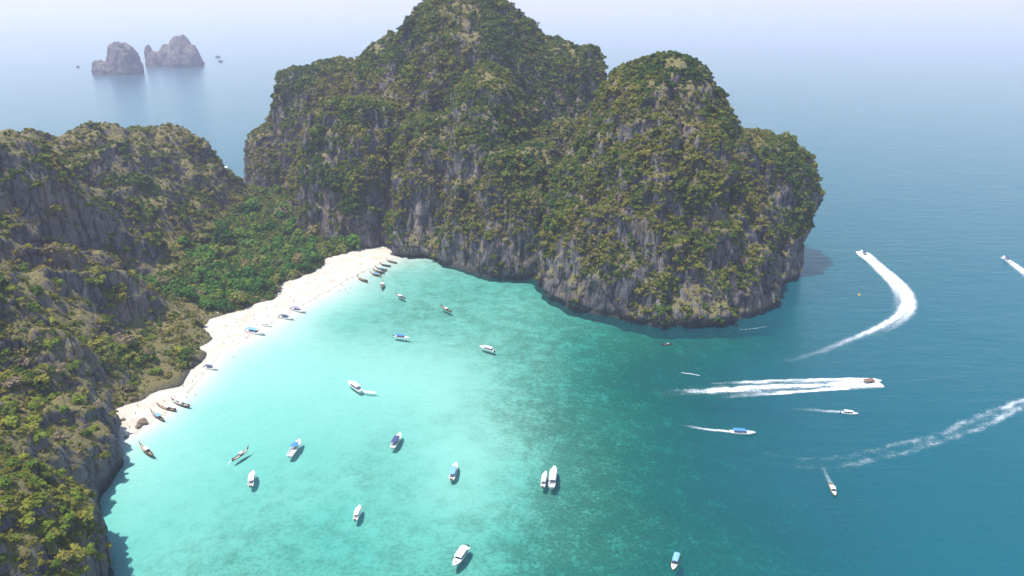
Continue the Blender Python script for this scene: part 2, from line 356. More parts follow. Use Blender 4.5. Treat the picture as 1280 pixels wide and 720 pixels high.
def head_height(x, y):
    wx = x + 10 * fbm(x * .024, y * .024, seed=21) + 5 * fbm(x * .09, y * .09, seed=25)
    wy = y + 10 * fbm(x * .024, y * .024, seed=23) + 5 * fbm(x * .09, y * .09, seed=27)
    k = 3.0; acc = np.zeros_like(x); rmin = np.full(x.shape, 9.0); zbest = np.full(x.shape, -99.0)
    for cx, cy, rx, ry, rot, H, p in DOMES:
        r = np.hypot((wx - cx) / rx, (wy - cy) / ry)
        z = np.where(r < 1, H * (1 - r ** p), -200 * (r - 1) - 3)
        rmin = np.where(z > zbest, r, rmin); zbest = np.maximum(z, zbest)
        acc += np.exp(np.clip(z, -30, 230) / k)
    z = k * np.log(acc + 1e-9)
    hi = sstep(15, 60, z)
    gul = sstep(0.72, 1.0, 1 - np.abs(fbm(x * .021 + 3, y * .021, seed=53, octv=3)) * 2.4)       # gullies
    z = z - hi * 20 * gul * sstep(.1, .5, rmin) + hi * (3 + 11 * sstep(.2, .7, rmin)) * (0.5 - np.abs(fbm(x * .045, y * .045, seed=55, octv=4)) * 1.6)   # sharp crests
    zz = z + 16 * fbm(x * .017, y * .017, seed=57, octv=3); st = 31.0; q = zz / st; fr = q - np.floor(q)
    z = z + 0.30 * sstep(.35, .75, rmin) * hi * (st * (np.floor(q) + sstep(.30, .78, fr)) - zz)                                  # ledges and walls
    d = poly_dist(COAST_HEAD, x, y) + 3.0 * fbm(x * .06, y * .06, seed=31)
    lim = np.where(d < 11, -4 + 6.0 * d, 62 + 2.4 * (d - 11))
    lim = np.minimum(lim, np.where(d < 11, 1e9, 62 + 2.4 * (d - 11)) + 14 * fbm(x * .02, y * .02, seed=41))
    return np.minimum(z, lim)
LEFT = [(-253, 563, 10), (-264, 540, 35), (-276, 520, 63), (-288, 500, 96), (-298, 480, 124), (-318, 468, 134), (-360, 450, 138), (-420, 430, 140),
        (-267, 409, 45), (-276, 383, 55), (-250, 500, 14), (-270, 494, 34), (-276, 462, 46), (-288, 438, 52), (-300, 416, 58), (-242, 440, 36),
        (-364, 650, 115), (-340, 665, 108), (-323, 620, 71), (-294, 620, 44), (-270, 622, 12), (-315, 720, 97), (-306, 742, 78), (-302, 770, 46), (-300, 803, 14), (-340, 565, 48), (-312, 565, 30), (-370, 560, 70),
        (-400, 720, 70), (-460, 600, 100), (-500, 500, 95), (-390, 800, 15), (-340, 840, 4),
        (-240, 610, 7), (-225, 680, 8), (-220, 760, 10), (-265, 820, 9), (-190, 640, 5), (-192, 585, 4), (-215, 540, 5), (-235, 700, 9), (-265, 690, 14), (-275, 740, 20), (-150, 660, 4),
        (-140, 600, -4), (-162, 520, -4), (-172, 490, -4), (-178, 450, -5), (-172, 400, -6), (-180, 370, -6), (-190, 345, -4), (-110, 640, -3),
        (-219, 347, 24), (-212, 400, 17), (-225, 425, 25), (-214, 455, 13), (-228, 380, 30), (-225, 480, 13), (-212, 510, 6),
        (-210, 276, 50), (-174, 218, 50), (-150, 177, 46), (-154, 222, 31), (-188, 266, 34), (-178, 276, 14), (-188, 312, 14), (-200, 330, 18), (-160, 236, 24), (-192, 292, 26),
        (-230, 300, 48), (-260, 340, 60), (-250, 250, 85), (-220, 180, 88), (-300, 300, 95), (-350, 380, 112), (-200, 120, 80), (-320, 200, 110), (-400, 300, 120), (-450, 200, 90)]
for a in BACKLINE[:-1]:
    q = P(*a, 3); LEFT.append((q.x - .5, q.y + .5, 3.4)); LEFT.append((q.x - 9, q.y + 5, 6.5)); LEFT.append((q.x + 8, q.y - 6, -1.0))
for px, py, z in ((385, 324, 5), (360, 332, 6), (402, 316, 5), (425, 312, 4.5), (330, 346, 6), (300, 362, 6), (380, 308, 7)):
    q = P(px, py, z); LEFT.append((q.x, q.y, z))
left_rbf = RBF(LEFT)
COAST_LEFT = [tuple(P(*a).xy) for a in [(146, 735), (144, 700), (140, 662), (128, 641), (130, 622), (150, 592), (161, 574), (152, 556), (150, 546), (172, 538), (205, 516), (240, 482), (275, 442), (322, 412), (374, 382), (440, 346), (478, 327)]] + \
    [(-120, 700), (-200, 800), (-280, 880), (-350, 880), (-430, 830), (-500, 760), (-540, 640), (-560, 500), (-540, 350), (-480, 200), (-380, 90), (-250, 70), (-160, 95), (-135, 160)]
def left_height(x, y):
    z = left_rbf(x + 4 * fbm(x * .05, y * .05, seed=61), y + 4 * fbm(x * .05, y * .05, seed=63))
    z = np.where(z > 30, 30 + (z - 30) * 0.87, z)
    d = poly_dist(COAST_LEFT, x, y) + 2.0 * fbm(x * .1, y * .1, seed=65)
    lim = np.where(d < 5, -4 + 5.0 * d, 21 + 1.6 * (d - 5))
    hill = sstep(9, 36, z) * sstep(560, 520, y) + sstep(12, 45, z) * sstep(520, 560, y)
    ca, sa = .555, .832; al = x * ca + y * sa; ac = -x * sa + y * ca
    spur = 0.5 - np.abs(fbm(ac * .021 + 1.3, al * .0085, seed=68, octv=4)) * 1.9
    z = z + hill * (30 - 16 * sstep(540, 590, y)) * spur * sstep(200, 330, y)
    z = z + hill * (7 * fbm(x * .028, y * .028, seed=67, octv=4) + 8 * (0.5 - np.abs(fbm(x * .045 + y * .02, y * .045 - x * .02, seed=69))))
    return np.minimum(z, lim)

def voxel_land(name, hf, x0, x1, y0, y1, step, voxel, floor=-9.0, warp=None):
    xs = np.arange(x0, x1 + .1, step); ys = np.arange(y0, y1 + .1, step)
    X, Y = np.meshgrid(xs, ys); Z = np.maximum(hf(X, Y), floor)
    ny, nx = X.shape; N = nx * ny
    Z[0, :] = Z[-1, :] = floor; Z[:, 0] = Z[:, -1] = floor
    idx = np.arange(N).reshape(ny, nx)
    top = np.stack([idx[:-1, :-1], idx[:-1, 1:], idx[1:, 1:], idx[1:, :-1]], -1).reshape(-1, 4)
    bot = top[:, ::-1] + N
    ring = np.concatenate([idx[0, :-1], idx[:-1, -1], idx[-1, :0:-1], idx[:0:-1, 0]])
    nxt = np.roll(ring, -1)
    side = np.stack([ring + N, nxt + N, nxt, ring], -1)
    v = np.concatenate([np.stack([X.ravel(), Y.ravel(), Z.ravel()], 1), np.stack([X.ravel(), Y.ravel(), np.full(N, floor - 6)], 1)])
    me = mesh_np(name + '_src', v, np.concatenate([top, bot, side]))
    o = bpy.data.objects.new(name + '_src', me); COL.objects.link(o)
    md = o.modifiers.new('r', 'REMESH'); md.mode = 'VOXEL'; md.voxel_size = voxel; md.adaptivity = 0
    dg = bpy.context.evaluated_depsgraph_get(); ev = o.evaluated_get(dg)
    out = bpy.data.meshes.new_from_object(ev)
    bpy.data.objects.remove(o); bpy.data.meshes.remove(me)
    nv = len(out.vertices)
    co = np.empty(nv * 3); out.vertices.foreach_get('co', co); co = co.reshape(-1, 3)
    no = np.empty(nv * 3); out.vertex_normals.foreach_get('vector', no); no = no.reshape(-1, 3)
    x, y, z = co.T
    steep = 1 - sstep(0.35, 0.8, no[:, 2])
    flute = 1 - np.abs(fbm(x * .085, y * .085, z * .014, 4, 71)) * 2.2
    d = steep * (4.6 * (flute - 0.55) + 2.2 * fbm(x * .2, y * .2, z * .11, 4, 73) + 4.5 * fbm(x * .03, y * .03, z * .03, 3, 75))
    d += (1 - steep) * 1.6 * fbm(x * .1, y * .1, z * .1, 4, 77)
    d *= sstep(-1, 6, z) * 0.85 + 0.15
    notch = steep * sstep(5.0, 1.5, z) * sstep(-6, -1, z)
    co2 = co + no * d[:, None]; co2[:, :2] -= no[:, :2] * (notch * 2.2)[:, None]
    if warp: co2 = warp(co2)
    out.vertices.foreach_set('co', co2.astype(np.float32).ravel())
    # faces buried under the seabed are dropped
    bm = bmesh.new(); bm.from_mesh(out)
    bmesh.ops.delete(bm, geom=[f for f in bm.faces if f.calc_center_median().z < floor + 1.5], context='FACES')
    bm.to_mesh(out); bm.free()
    out.polygons.foreach_set('use_smooth', np.ones(len(out.polygons), dtype=bool)); out.update()
    return out
def seaward_overhang(c):                                  # the seaward shoulder leans out over the water
    c = c.copy(); c[:, 0] += 20 * sstep(18, 62, c[:, 2]) * sstep(150, 225, c[:, 0]); return c
head_me = voxel_land('headland', head_height, -352, 266, 430, 985, 2.0, 1.7, warp=seaward_overhang)
tag(link('headland', head_me, M['rock']), 'tall limestone headland with domed wooded tops and sheer grey cliffs', None, None, 'structure')
left_me = voxel_land('hillside', left_height, -575, -100, 60, 900, 2.0, 2.0)
tag(link('hillside', left_me, M['rock']), 'rocky scrub covered hills sloping down to the beach', None, None, 'structure')

# ------------------------------------------------------------------ rock islets far out
def islet(name, base_px, parts, label, voxel):
    c = P(*base_px); s = c.y / (CP + (360 - base_px[1]) / FPX * SP) / FPX     # metres per photograph pixel there
    def hf(x, y):
        wx = x + 5 * fbm(x * .05, y * .05, seed=81); wy = y + 5 * fbm(x * .05, y * .05, seed=83)
        z = np.full(x.shape, -9.0)
        for px, w, h, dy, p in parts:
            cx = (px - base_px[0]) * s
            r = np.hypot((wx - cx) / (w * s), (wy - dy) / (w * s * 1.15))
            z = np.maximum(z, np.where(r < 1, h * s * .93 * (1 - r ** p), -9))
        return z + np.where(z > 0, 14 * fbm(x * .05, y * .05, seed=85) + 14 * (.4 - np.abs(fbm(x * .11, y * .11, seed=87)) * 1.6), 0)
    e = max(abs(q[0] - base_px[0]) + q[1] for q in parts) * s + 14
    me = voxel_land(name, hf, -e, e, -e, e, voxel, voxel)
    o = link(name, me, M['islet']); o.location = (c.x, c.y + 30, 0)
    tag(o, label, 'islet')
islet('rock_islet', (143, 93), [(120, 10, 16, 0, 3), (136, 5, 36, 5, 6), (149, 15, 41, 0, 4), (158, 16, 34, -8, 4), (130, 14, 15, -5, 3)], 'steep twin towered rock islet standing nearer in the hazy sea', 4.0)
islet('rock_islet', (215, 83), [(183, 5, 26, 0, 4), (193, 12, 17, 0, 3), (206, 12, 26, 5, 3), (224, 20, 38, 0, 2.8), (236, 15, 24, -10, 4)], 'broad humped rock islet with a low left spur, farther out in haze', 4.5)
for (px, py, w, h, nm) in ((269, 72.5, 4, 2.6, 'flat dark reef rock beside the broad hazy islet, farther of two'), (272, 78, 4, 2.4, 'flat dark reef rock beside the broad hazy islet, nearer of two'), (92, 85, 3, 2.4, 'lone low reef rock beyond the twin towered islet')):
    islet('reef_rock', (px, py), [(px, w, h, 0, 2.5), (px + w * .6, w * .6, h * .7, 0, 2.5)], nm, 2.5)

# ------------------------------------------------------------------ vegetation
def crown_mesh(name, seed, nleaf, lumps, flat, leaf, core=0.72):
    """lumpy crown of radius about 1, base at z=0: leaf-sized faces over and through several lobes"""
    r = np.random.default_rng(seed); V = []; F = []
    L = []
    for i in range(lumps):
        a = r.uniform(0, 2 * math.pi); d = r.uniform(0.15, 0.62) if i else 0
        L.append((d * math.cos(a), d * math.sin(a), r.uniform(0.45, 0.95) * flat, r.uniform(0.32, 0.52)))
    for k in range(nleaf):
        cx, cy, cz, R = L[k % lumps]
        u = r.normal(size=3); u /= np.linalg.norm(u)
        if u[2] < -0.45: u[2] *= -1
        p = np.array([cx, cy, cz]) + u * R * r.uniform(0.72, 1.12) * np.array([1, 1, 0.85])
        nrm = u * 1.0 + r.normal(size=3) * 0.38 + np.array([0, 0, .25]); nrm /= np.linalg.norm(nrm)
        t = np.cross(nrm, r.normal(size=3)); t /= np.linalg.norm(t); bt = np.cross(nrm, t)
        s = leaf * r.uniform(0.6, 1.35); b0 = len(V)
        V += [p - t * s * .5, p + bt * s * .42 - nrm * s * .1, p + t * s * .55, p - bt * s * .42 - nrm * s * .1]
        F += [(b0, b0 + 1, b0 + 2, b0 + 3)]
    me = mesh_np(name, np.array(V), np.array(F))
    return me
def trunk_mesh(name, seed, h, rad, flat):
    r = np.random.default_rng(seed); V = []; F = []
    def tube(p0, p1, r0, r1, n=5):
        d = (p1 - p0) / np.linalg.norm(p1 - p0); a = np.cross(d, [0.3, 1, 0.2]); a /= np.linalg.norm(a); b = np.cross(d, a); s = len(V)
        for p, rr in ((p0, r0), (p1, r1)):
            for i in range(n): V.append(p + rr * (math.cos(2 * math.pi * i / n) * a + math.sin(2 * math.pi * i / n) * b))
        for i in range(n): F.append((s + i, s + (i + 1) % n, s + n + (i + 1) % n, s + n + i))
    k1 = np.array([r.uniform(-.05, .05), r.uniform(-.05, .05), h * .55])
    tube(np.array([0, 0, -.25]), k1, rad, rad * .7)
    for i in range(5):
        a = i * 1.26 + r.uniform(-.3, .3)
        tube(k1, k1 + np.array([math.cos(a) * .45, math.sin(a) * .45, r.uniform(.25, .5) * flat + .1]), rad * .6, rad * .2, 4)
    return mesh_np(name, np.array(V), np.array(F))
protos = bpy.data.collections.new('scrub_plants')        # not linked: only the scatter below uses it
for i in range(6):
    o = bpy.data.objects.new('scrub_plant_%d' % i, crown_mesh('scrub_plant', 100 + i, 105, 5, (0.62, 0.8, 0.55, 0.9, 0.7, 0.6)[i], 0.40)); o.data.materials.append(M['leaf_inst'])
    protos.objects.link(o)

def sample_surface(me, density_per_m2):
    nv = len(me.vertices); co = np.empty(nv * 3, np.float32); me.vertices.foreach_get('co', co); co = co.reshape(-1, 3).astype(float)
    me.calc_loop_triangles(); nt = len(me.loop_triangles); tri = np.empty(nt * 3, np.int32); me.loop_triangles.foreach_get('vertices', tri); tri = tri.reshape(-1, 3)
    a, b, c = co[tri[:, 0]], co[tri[:, 1]], co[tri[:, 2]]
    cr = np.cross(b - a, c - a); ar = np.linalg.norm(cr, axis=1) / 2; nn = cr / (2 * ar[:, None] + 1e-9)
    n = int(ar.sum() * density_per_m2)
    t = RNG.choice(nt, n, p=ar / ar.sum())
    u, v = RNG.random(n), RNG.random(n); fl = u + v > 1; u[fl] = 1 - u[fl]; v[fl] = 1 - v[fl]
    return a[t] + u[:, None] * (b[t] - a[t]) + v[:, None] * (c[t] - a[t]), nn[t]
def cam_px(p):
    x, y, z = p[:, 0], p[:, 1], p[:, 2] - CAM_H
    dep = y * CP - z * SP
    return 640 + FPX * x / dep, 360 - FPX * (y * SP + z * CP) / dep, dep

pts, nrm = sample_surface(head_me, 0.55)
pts2, nrm2 = sample_surface(left_me, 0.36)
def in_front(p, n):                                      # faces the bay side or lies near the skyline
    v = np.array([0, 0, CAM_H]) - p
    return (n * v).sum(1) / np.linalg.norm(v, axis=1) > -0.35
def scatter_set(p, n, left):
    x, y, z = p.T; nz = n[:, 2]
    clump = fbm(x * .05, y * .05, z * .05, 4, 91); fine = fbm(x * .2, y * .2, z * .12, 3, 93)
    slope = sstep(-0.05, 0.55, nz)
    dens = (0.06 if left else 0.10) + 0.85 * slope + (1.15 if left else 1.45) * clump + 0.55 * fine
    low = sstep(14, 38, z + 18 * fbm(x * .03, y * .03, seed=95)) if not left else sstep(2.9, 5, z)
    dens = dens * (0.12 + 0.88 * low)
    if left: dens = np.where(y > 400, 0.8, 1) * (dens * (0.5 + 0.42 * sstep(0.0, 0.35, clump)) + 0.15 * sstep(-.1, .3, fine)) - 0.7 * sstep(.55, .25, nz)
    valley = left & (z < 17) & (x > -300) & (y > 480) if left else np.zeros(len(x), bool)
    dens = np.where(valley & (z > 2.9), 0.85 + 0.6 * clump, dens)
    dens = np.where(z < 2.7, 0, dens)
    keep = (RNG.random(len(x)) < dens) & in_front(p, n)
    tint = 0.35 + 0.55 * fbm(x * .018, y * .018, z * .018, 3, 97) + RNG.normal(0, .17, len(x)) + 0.10 * (1 - slope)
    if left: tint = tint + 0.08
    if left:
        near = (x > -182) & (y < 240); dens_n = RNG.random(len(x)) < 0.75; tint = np.where(near, 0.5 + RNG.normal(0, .1, len(x)), tint); keep |= near & dens_n & (nz > .3) & (z > 8)
    tint = np.where(valley, 0.27 + RNG.normal(0, .15, len(x)), tint)
    sc = np.clip(RNG.lognormal(.20 if not left else .26, .5, len(x)), .5, 4.4) * (1 + 0.55 * slope * sstep(0.1, .5, clump)); sc = np.where(valley, sc * 1.35, sc)
    if left: sc = np.where(valley, sc * 1.15, sc * 0.92)
    sc = sc * (1 - .25 * sstep(.6, .9, tint))
    px, py, dep = cam_px(p)
    vis = (px > -140) & (px < 1420) & (py < 860) & (dep > 20)
    keep &= vis
    off = n * np.array([0.25, 0.25, 0])
    return p[keep] + off[keep] * sc[keep][:, None] - np.array([0, 0, .35]) * sc[keep][:, None], np.clip(tint[keep], 0, 1), sc[keep], valley[keep], clump[keep]
A1 = scatter_set(pts, nrm, False); A2_ = scatter_set(pts2, nrm2, True)

def gn_scatter(name, P3, tint, scale, label):
    n = len(P3)
    me = bpy.data.meshes.new(name); me.vertices.add(n); me.vertices.foreach_set('co', P3.astype(np.float32).ravel())
    attr(me, 'tint', tint); attr(me, 'size', scale)
    a = me.attributes.new('pick', 'INT', 'POINT'); a.data.foreach_set('value', RNG.integers(0, 6, n).astype(np.int32))
    a = me.attributes.new('turn', 'FLOAT_VECTOR', 'POINT')
    rot = np.stack([RNG.normal(0, .18, n), RNG.normal(0, .18, n), RNG.uniform(0, 6.283, n)], 1).astype(np.float32); a.data.foreach_set('vector', rot.ravel())
    me.materials.append(M['leaf_inst'])
    o = link(name, me)
    g = bpy.data.node_groups.new(name, 'GeometryNodeTree')
    g.interface.new_socket('Geometry', in_out='INPUT', socket_type='NodeSocketGeometry'); g.interface.new_socket('Geometry', in_out='OUTPUT', socket_type='NodeSocketGeometry')
    gi, go = g.nodes.new('NodeGroupInput'), g.nodes.new('NodeGroupOutput')
    ip = g.nodes.new('GeometryNodeInstanceOnPoints'); ci = g.nodes.new('GeometryNodeCollectionInfo')
    ci.inputs['Collection'].default_value = protos; ci.inputs['Separate Children'].default_value = True; ci.inputs['Reset Children'].default_value = True
    def na(nm, t):
        q = g.nodes.new('GeometryNodeInputNamedAttribute'); q.data_type = t; q.inputs[0].default_value = nm; return q.outputs[0]
    ip.inputs['Pick Instance'].default_value = True
    e2r = g.nodes.new('FunctionNodeEulerToRotation'); g.links.new(na('turn', 'FLOAT_VECTOR'), e2r.inputs[0])
    g.links.new(gi.outputs[0], ip.inputs['Points']); g.links.new(ci.outputs[0], ip.inputs['Instance'])
    g.links.new(na('pick', 'INT'), ip.inputs['Instance Index']); g.links.new(e2r.outputs[0], ip.inputs['Rotation']); g.links.new(na('size', 'FLOAT'), ip.inputs['Scale'])
    g.links.new(ip.outputs[0], go.inputs[0])
    md = o.modifiers.new('scatter', 'NODES'); md.node_group = g
    tag(o, label, 'vegetation', None, 'stuff')
    return o

# the largest single trees and shrubs in view are things of their own
def pick_individuals(P3, tint, sc, mask, n, mind):
    px, py, dep = cam_px(P3); ok = mask & (px > 2) & (px < 1278) & (py > 2) & (py < 718)
    ids = np.where(ok)[0]; ids = ids[np.argsort(-(sc[ids] / dep[ids]))]
    chosen = []
    for i in ids:
        if len(chosen) >= n: break
        if all((P3[i, 0] - P3[j, 0]) ** 2 + (P3[i, 1] - P3[j, 1]) ** 2 > mind ** 2 for j in chosen): chosen.append(i)
    return np.array(chosen, int)
LP, LT, LS, LV, LC = A2_
tv = pick_individuals(LP, LT, LS, LV, 150, 5.0)
ts = pick_individuals(LP, LT, LS, ~LV & (LP[:, 1] < 420), 150, 3.0)
crownsV = [crown_mesh('crown', 200 + i, 300, 8, (0.75, 0.62, 0.9)[i], 0.27) for i in range(3)]
trunksV = [trunk_mesh('trunk', 210 + i, 0.62, 0.06, 0.7) for i in range(3)]
crownsS = [crown_mesh('crown', 220 + i, 240, 7, (0.6, 0.75, 0.5)[i], 0.29) for i in range(3)]
trunksS = [trunk_mesh('stem', 230 + i, 0.4, 0.05, 0.5) for i in range(3)]
for me in trunksV + trunksS: me.materials.append(M['bark'])
def shade(name, stops, f): return leaf_material(name, [(p, tuple(min(1, c * k) for c, k in zip(col, f))) for p, col in stops], False)
DRY = [(0.0, (.12, .105, .055)), (.5, (.19, .15, .085)), (1.0, (.26, .205, .135))]
TREE_LOOKS = [('deep green', 'trees with deep green crowns', shade('deep_green_leaves', VALLEY, (.62, .72, .8))), ('fresh green', 'trees with fresh green crowns', M['leaf_valley']), ('dry brownish', 'trees with dry brownish crowns', leaf_material('dry_leaves', DRY, False))]
SHRUB_LOOKS = [('yellow green', M['leaf_shrub']), ('dark olive', shade('olive_leaves', SHRUB, (.55, .62, .7))), ('dry brown', leaf_material('dry_twigs', DRY, False))]
def looks(meshes, m):
    out = []
    for me in meshes:
        c = me.copy(); c.materials.clear(); c.materials.append(m); out.append(c)
    return out
crownsV = [looks(crownsV, q[2]) for q in TREE_LOOKS]; crownsS = [looks(crownsS, q[1]) for q in SHRUB_LOOKS]
sand_line = [P(*a, 3).xy for a in BACKLINE]
for i in tv:
    k = random.randrange(3); s = LS[i] * 1.25; lk = random.choices((0, 1, 2), (.3, .67, .03))[0]; p = Vector(LP[i])
    o = empty('broadleaf_tree', LP[i] + np.array([0, 0, .1 * s]), random.uniform(0, 6.28)); o.scale = (s, s, s * random.uniform(.9, 1.25))
    link('trunk', trunksV[k], None, o); link('crown', crownsV[lk][k], None, o)
    where = 'at the edge of the white sand' if min((p.xy - q).length for q in sand_line) < 26 else 'in the wood under the big cliff' if p.x > -222 else 'at the foot of the left hills' if p.z > 10 or p.x < -262 else 'in the middle of the flat wood'
    tag(o, '%s tree %s' % (TREE_LOOKS[lk][0], where), 'tree', '%s %s' % (TREE_LOOKS[lk][1], where))
for i in ts:
    k = random.randrange(3); s = LS[i] * 1.15; p = Vector(LP[i]); lk = random.choices((0, 1, 2), (.9, .07, .03) if p.y < 242 else (.5, .33, .17))[0]
    o = empty('shrub', LP[i] + np.array([0, 0, .05]), random.uniform(0, 6.28)); o.scale = (s, s, s * random.uniform(.8, 1.1))
    link('stem', trunksS[k], None, o); link('crown', crownsS[lk][k], None, o)
    where = 'on the knoll at the sea end of the slope' if p.y < 242 else 'on the rocky point above the shaded inlet' if p.y < 320 else 'on the slope above the narrow end of the beach'
    tag(o, '%s shrub %s' % (SHRUB_LOOKS[lk][0], where), 'shrub', '%s shrubs %s' % (SHRUB_LOOKS[lk][0], where))
rest = np.ones(len(LP), bool); rest[tv] = False; rest[ts] = False
gn_scatter('headland_woodland', A1[0], A1[1], A1[2], 'dense low trees and scrub clinging to the limestone headland')
gn_scatter('hillside_scrub', LP[rest], LT[rest], LS[rest], 'mixed green and dry scrub covering the hills and valley')
print('plants', len(A1[0]), len(LP))

# ------------------------------------------------------------------ boats
class MB:
    def __init__(s): s.v = []; s.f = []
    def quad_grid(s, rows, close=False):
        b = len(s.v); n = len(rows[0])
        for r in rows: s.v += [tuple(p) for p in r]
        for i in range(len(rows) - 1):
            for j in range(n if close else n - 1):
                s.f.append((b + i * n + j, b + i * n + (j + 1) % n, b + (i + 1) * n + (j + 1) % n, b + (i + 1) * n + j))
        return s
    def poly(s, pts): b = len(s.v); s.v += [tuple(p) for p in pts]; s.f.append(tuple(range(b, b + len(pts)))); return s
    def box(s, c, d, taper=1.0, lean=0.0):
        x, y, z = c; a, b_, h = d[0] / 2, d[1] / 2, d[2] / 2; k = len(s.v)
        for sz, t in ((-1, 1), (1, taper)):
            for sx, sy in ((-1, -1), (1, -1), (1, 1), (-1, 1)): s.v.append((x + sx * a * t + (lean if sz > 0 else 0), y + sy * b_ * t, z + sz * h))
        s.f += [(k, k + 3, k + 2, k + 1), (k + 4, k + 5, k + 6, k + 7)] + [(k + i, k + (i + 1) % 4, k + 4 + (i + 1) % 4, k + 4 + i) for i in range(4)]
        return s
    def tube(s, pts, r, n=6, r1=None):
        rows = []
        for i, p in enumerate(pts):
            p = Vector(p); a = Vector(pts[max(i - 1, 0)]); b = Vector(pts[min(i + 1, len(pts) - 1)]); d = (b - a).normalized()
            u = d.cross(Vector((0.13, .9, .31))).normalized(); w = d.cross(u)
            rr = r if r1 is None else r + (r1 - r) * i / (len(pts) - 1)
            rows.append([p + rr * (math.cos(6.2832 * k / n) * u + math.sin(6.2832 * k / n) * w) for k in range(n)])
        s.quad_grid(rows, True); s.poly(rows[0][::-1]); s.poly(rows[-1]); return s
    def mesh(s, name, smooth=False):
        me = bpy.data.meshes.new(name); me.from_pydata(s.v, [], s.f); me.update()
        if smooth: me.polygons.foreach_set('use_smooth', np.ones(len(me.polygons), dtype=bool))
        return me
    def build(s, name, m, parent, smooth=False): return link(name, s.mesh(name, smooth), m, parent)

BM = {'white': simple('white_gelcoat', (0.80, 0.80, 0.79), 0.25, .06, 1.2), 'cream': simple('cream_deck', (0.62, 0.58, 0.50), 0.6, .12, 2),
      'blue': simple('blue_awning', (0.045, 0.20, 0.52), 0.7, .2, 1.5), 'sky': simple('sky_blue_awning', (0.16, 0.36, 0.66), 0.7, .15, 1.5), 'navy': simple('navy_awning', (0.035, 0.055, 0.15), 0.7, .25, 1.5),
      'mauve': simple('mauve_awning', (0.27, 0.22, 0.33), 0.7, .15, 1.5), 'pale': simple('white_awning', (0.80, 0.80, 0.80), 0.6, .06, 1.5), 'grey': simple('grey_deck', (0.33, 0.35, 0.38), 0.7, .15, 2),
      'glass': simple('dark_glass', (0.03, 0.04, 0.05), 0.08, .1, 1), 'black': simple('black_engine', (0.03, 0.03, 0.035), 0.35, .2, 3), 'steel': simple('steel_rail', (0.55, 0.56, 0.58), 0.3, .1, 5, 0.9),
      'wood': simple('dark_boat_wood', (0.10, 0.055, 0.032), 0.6, .35, 2.5), 'wood2': simple('worn_boat_wood', (0.22, 0.13, 0.075), 0.65, .3, 2.5), 'tan': simple('tan_deck', (0.47, 0.33, 0.19), 0.6, .2, 2.5),
      'teal': simple('teal_awning', (0.10, 0.42, 0.45), 0.7, .2, 1.5), 'teak': simple('brown_teak', (0.20, 0.10, 0.06), 0.5, .25, 3), 'red': simple('red_ribbon', (0.6, 0.05, 0.05), 0.7, .2, 4), 'seat': simple('seat_vinyl', (0.45, 0.42, 0.42), 0.5, .15, 2)}

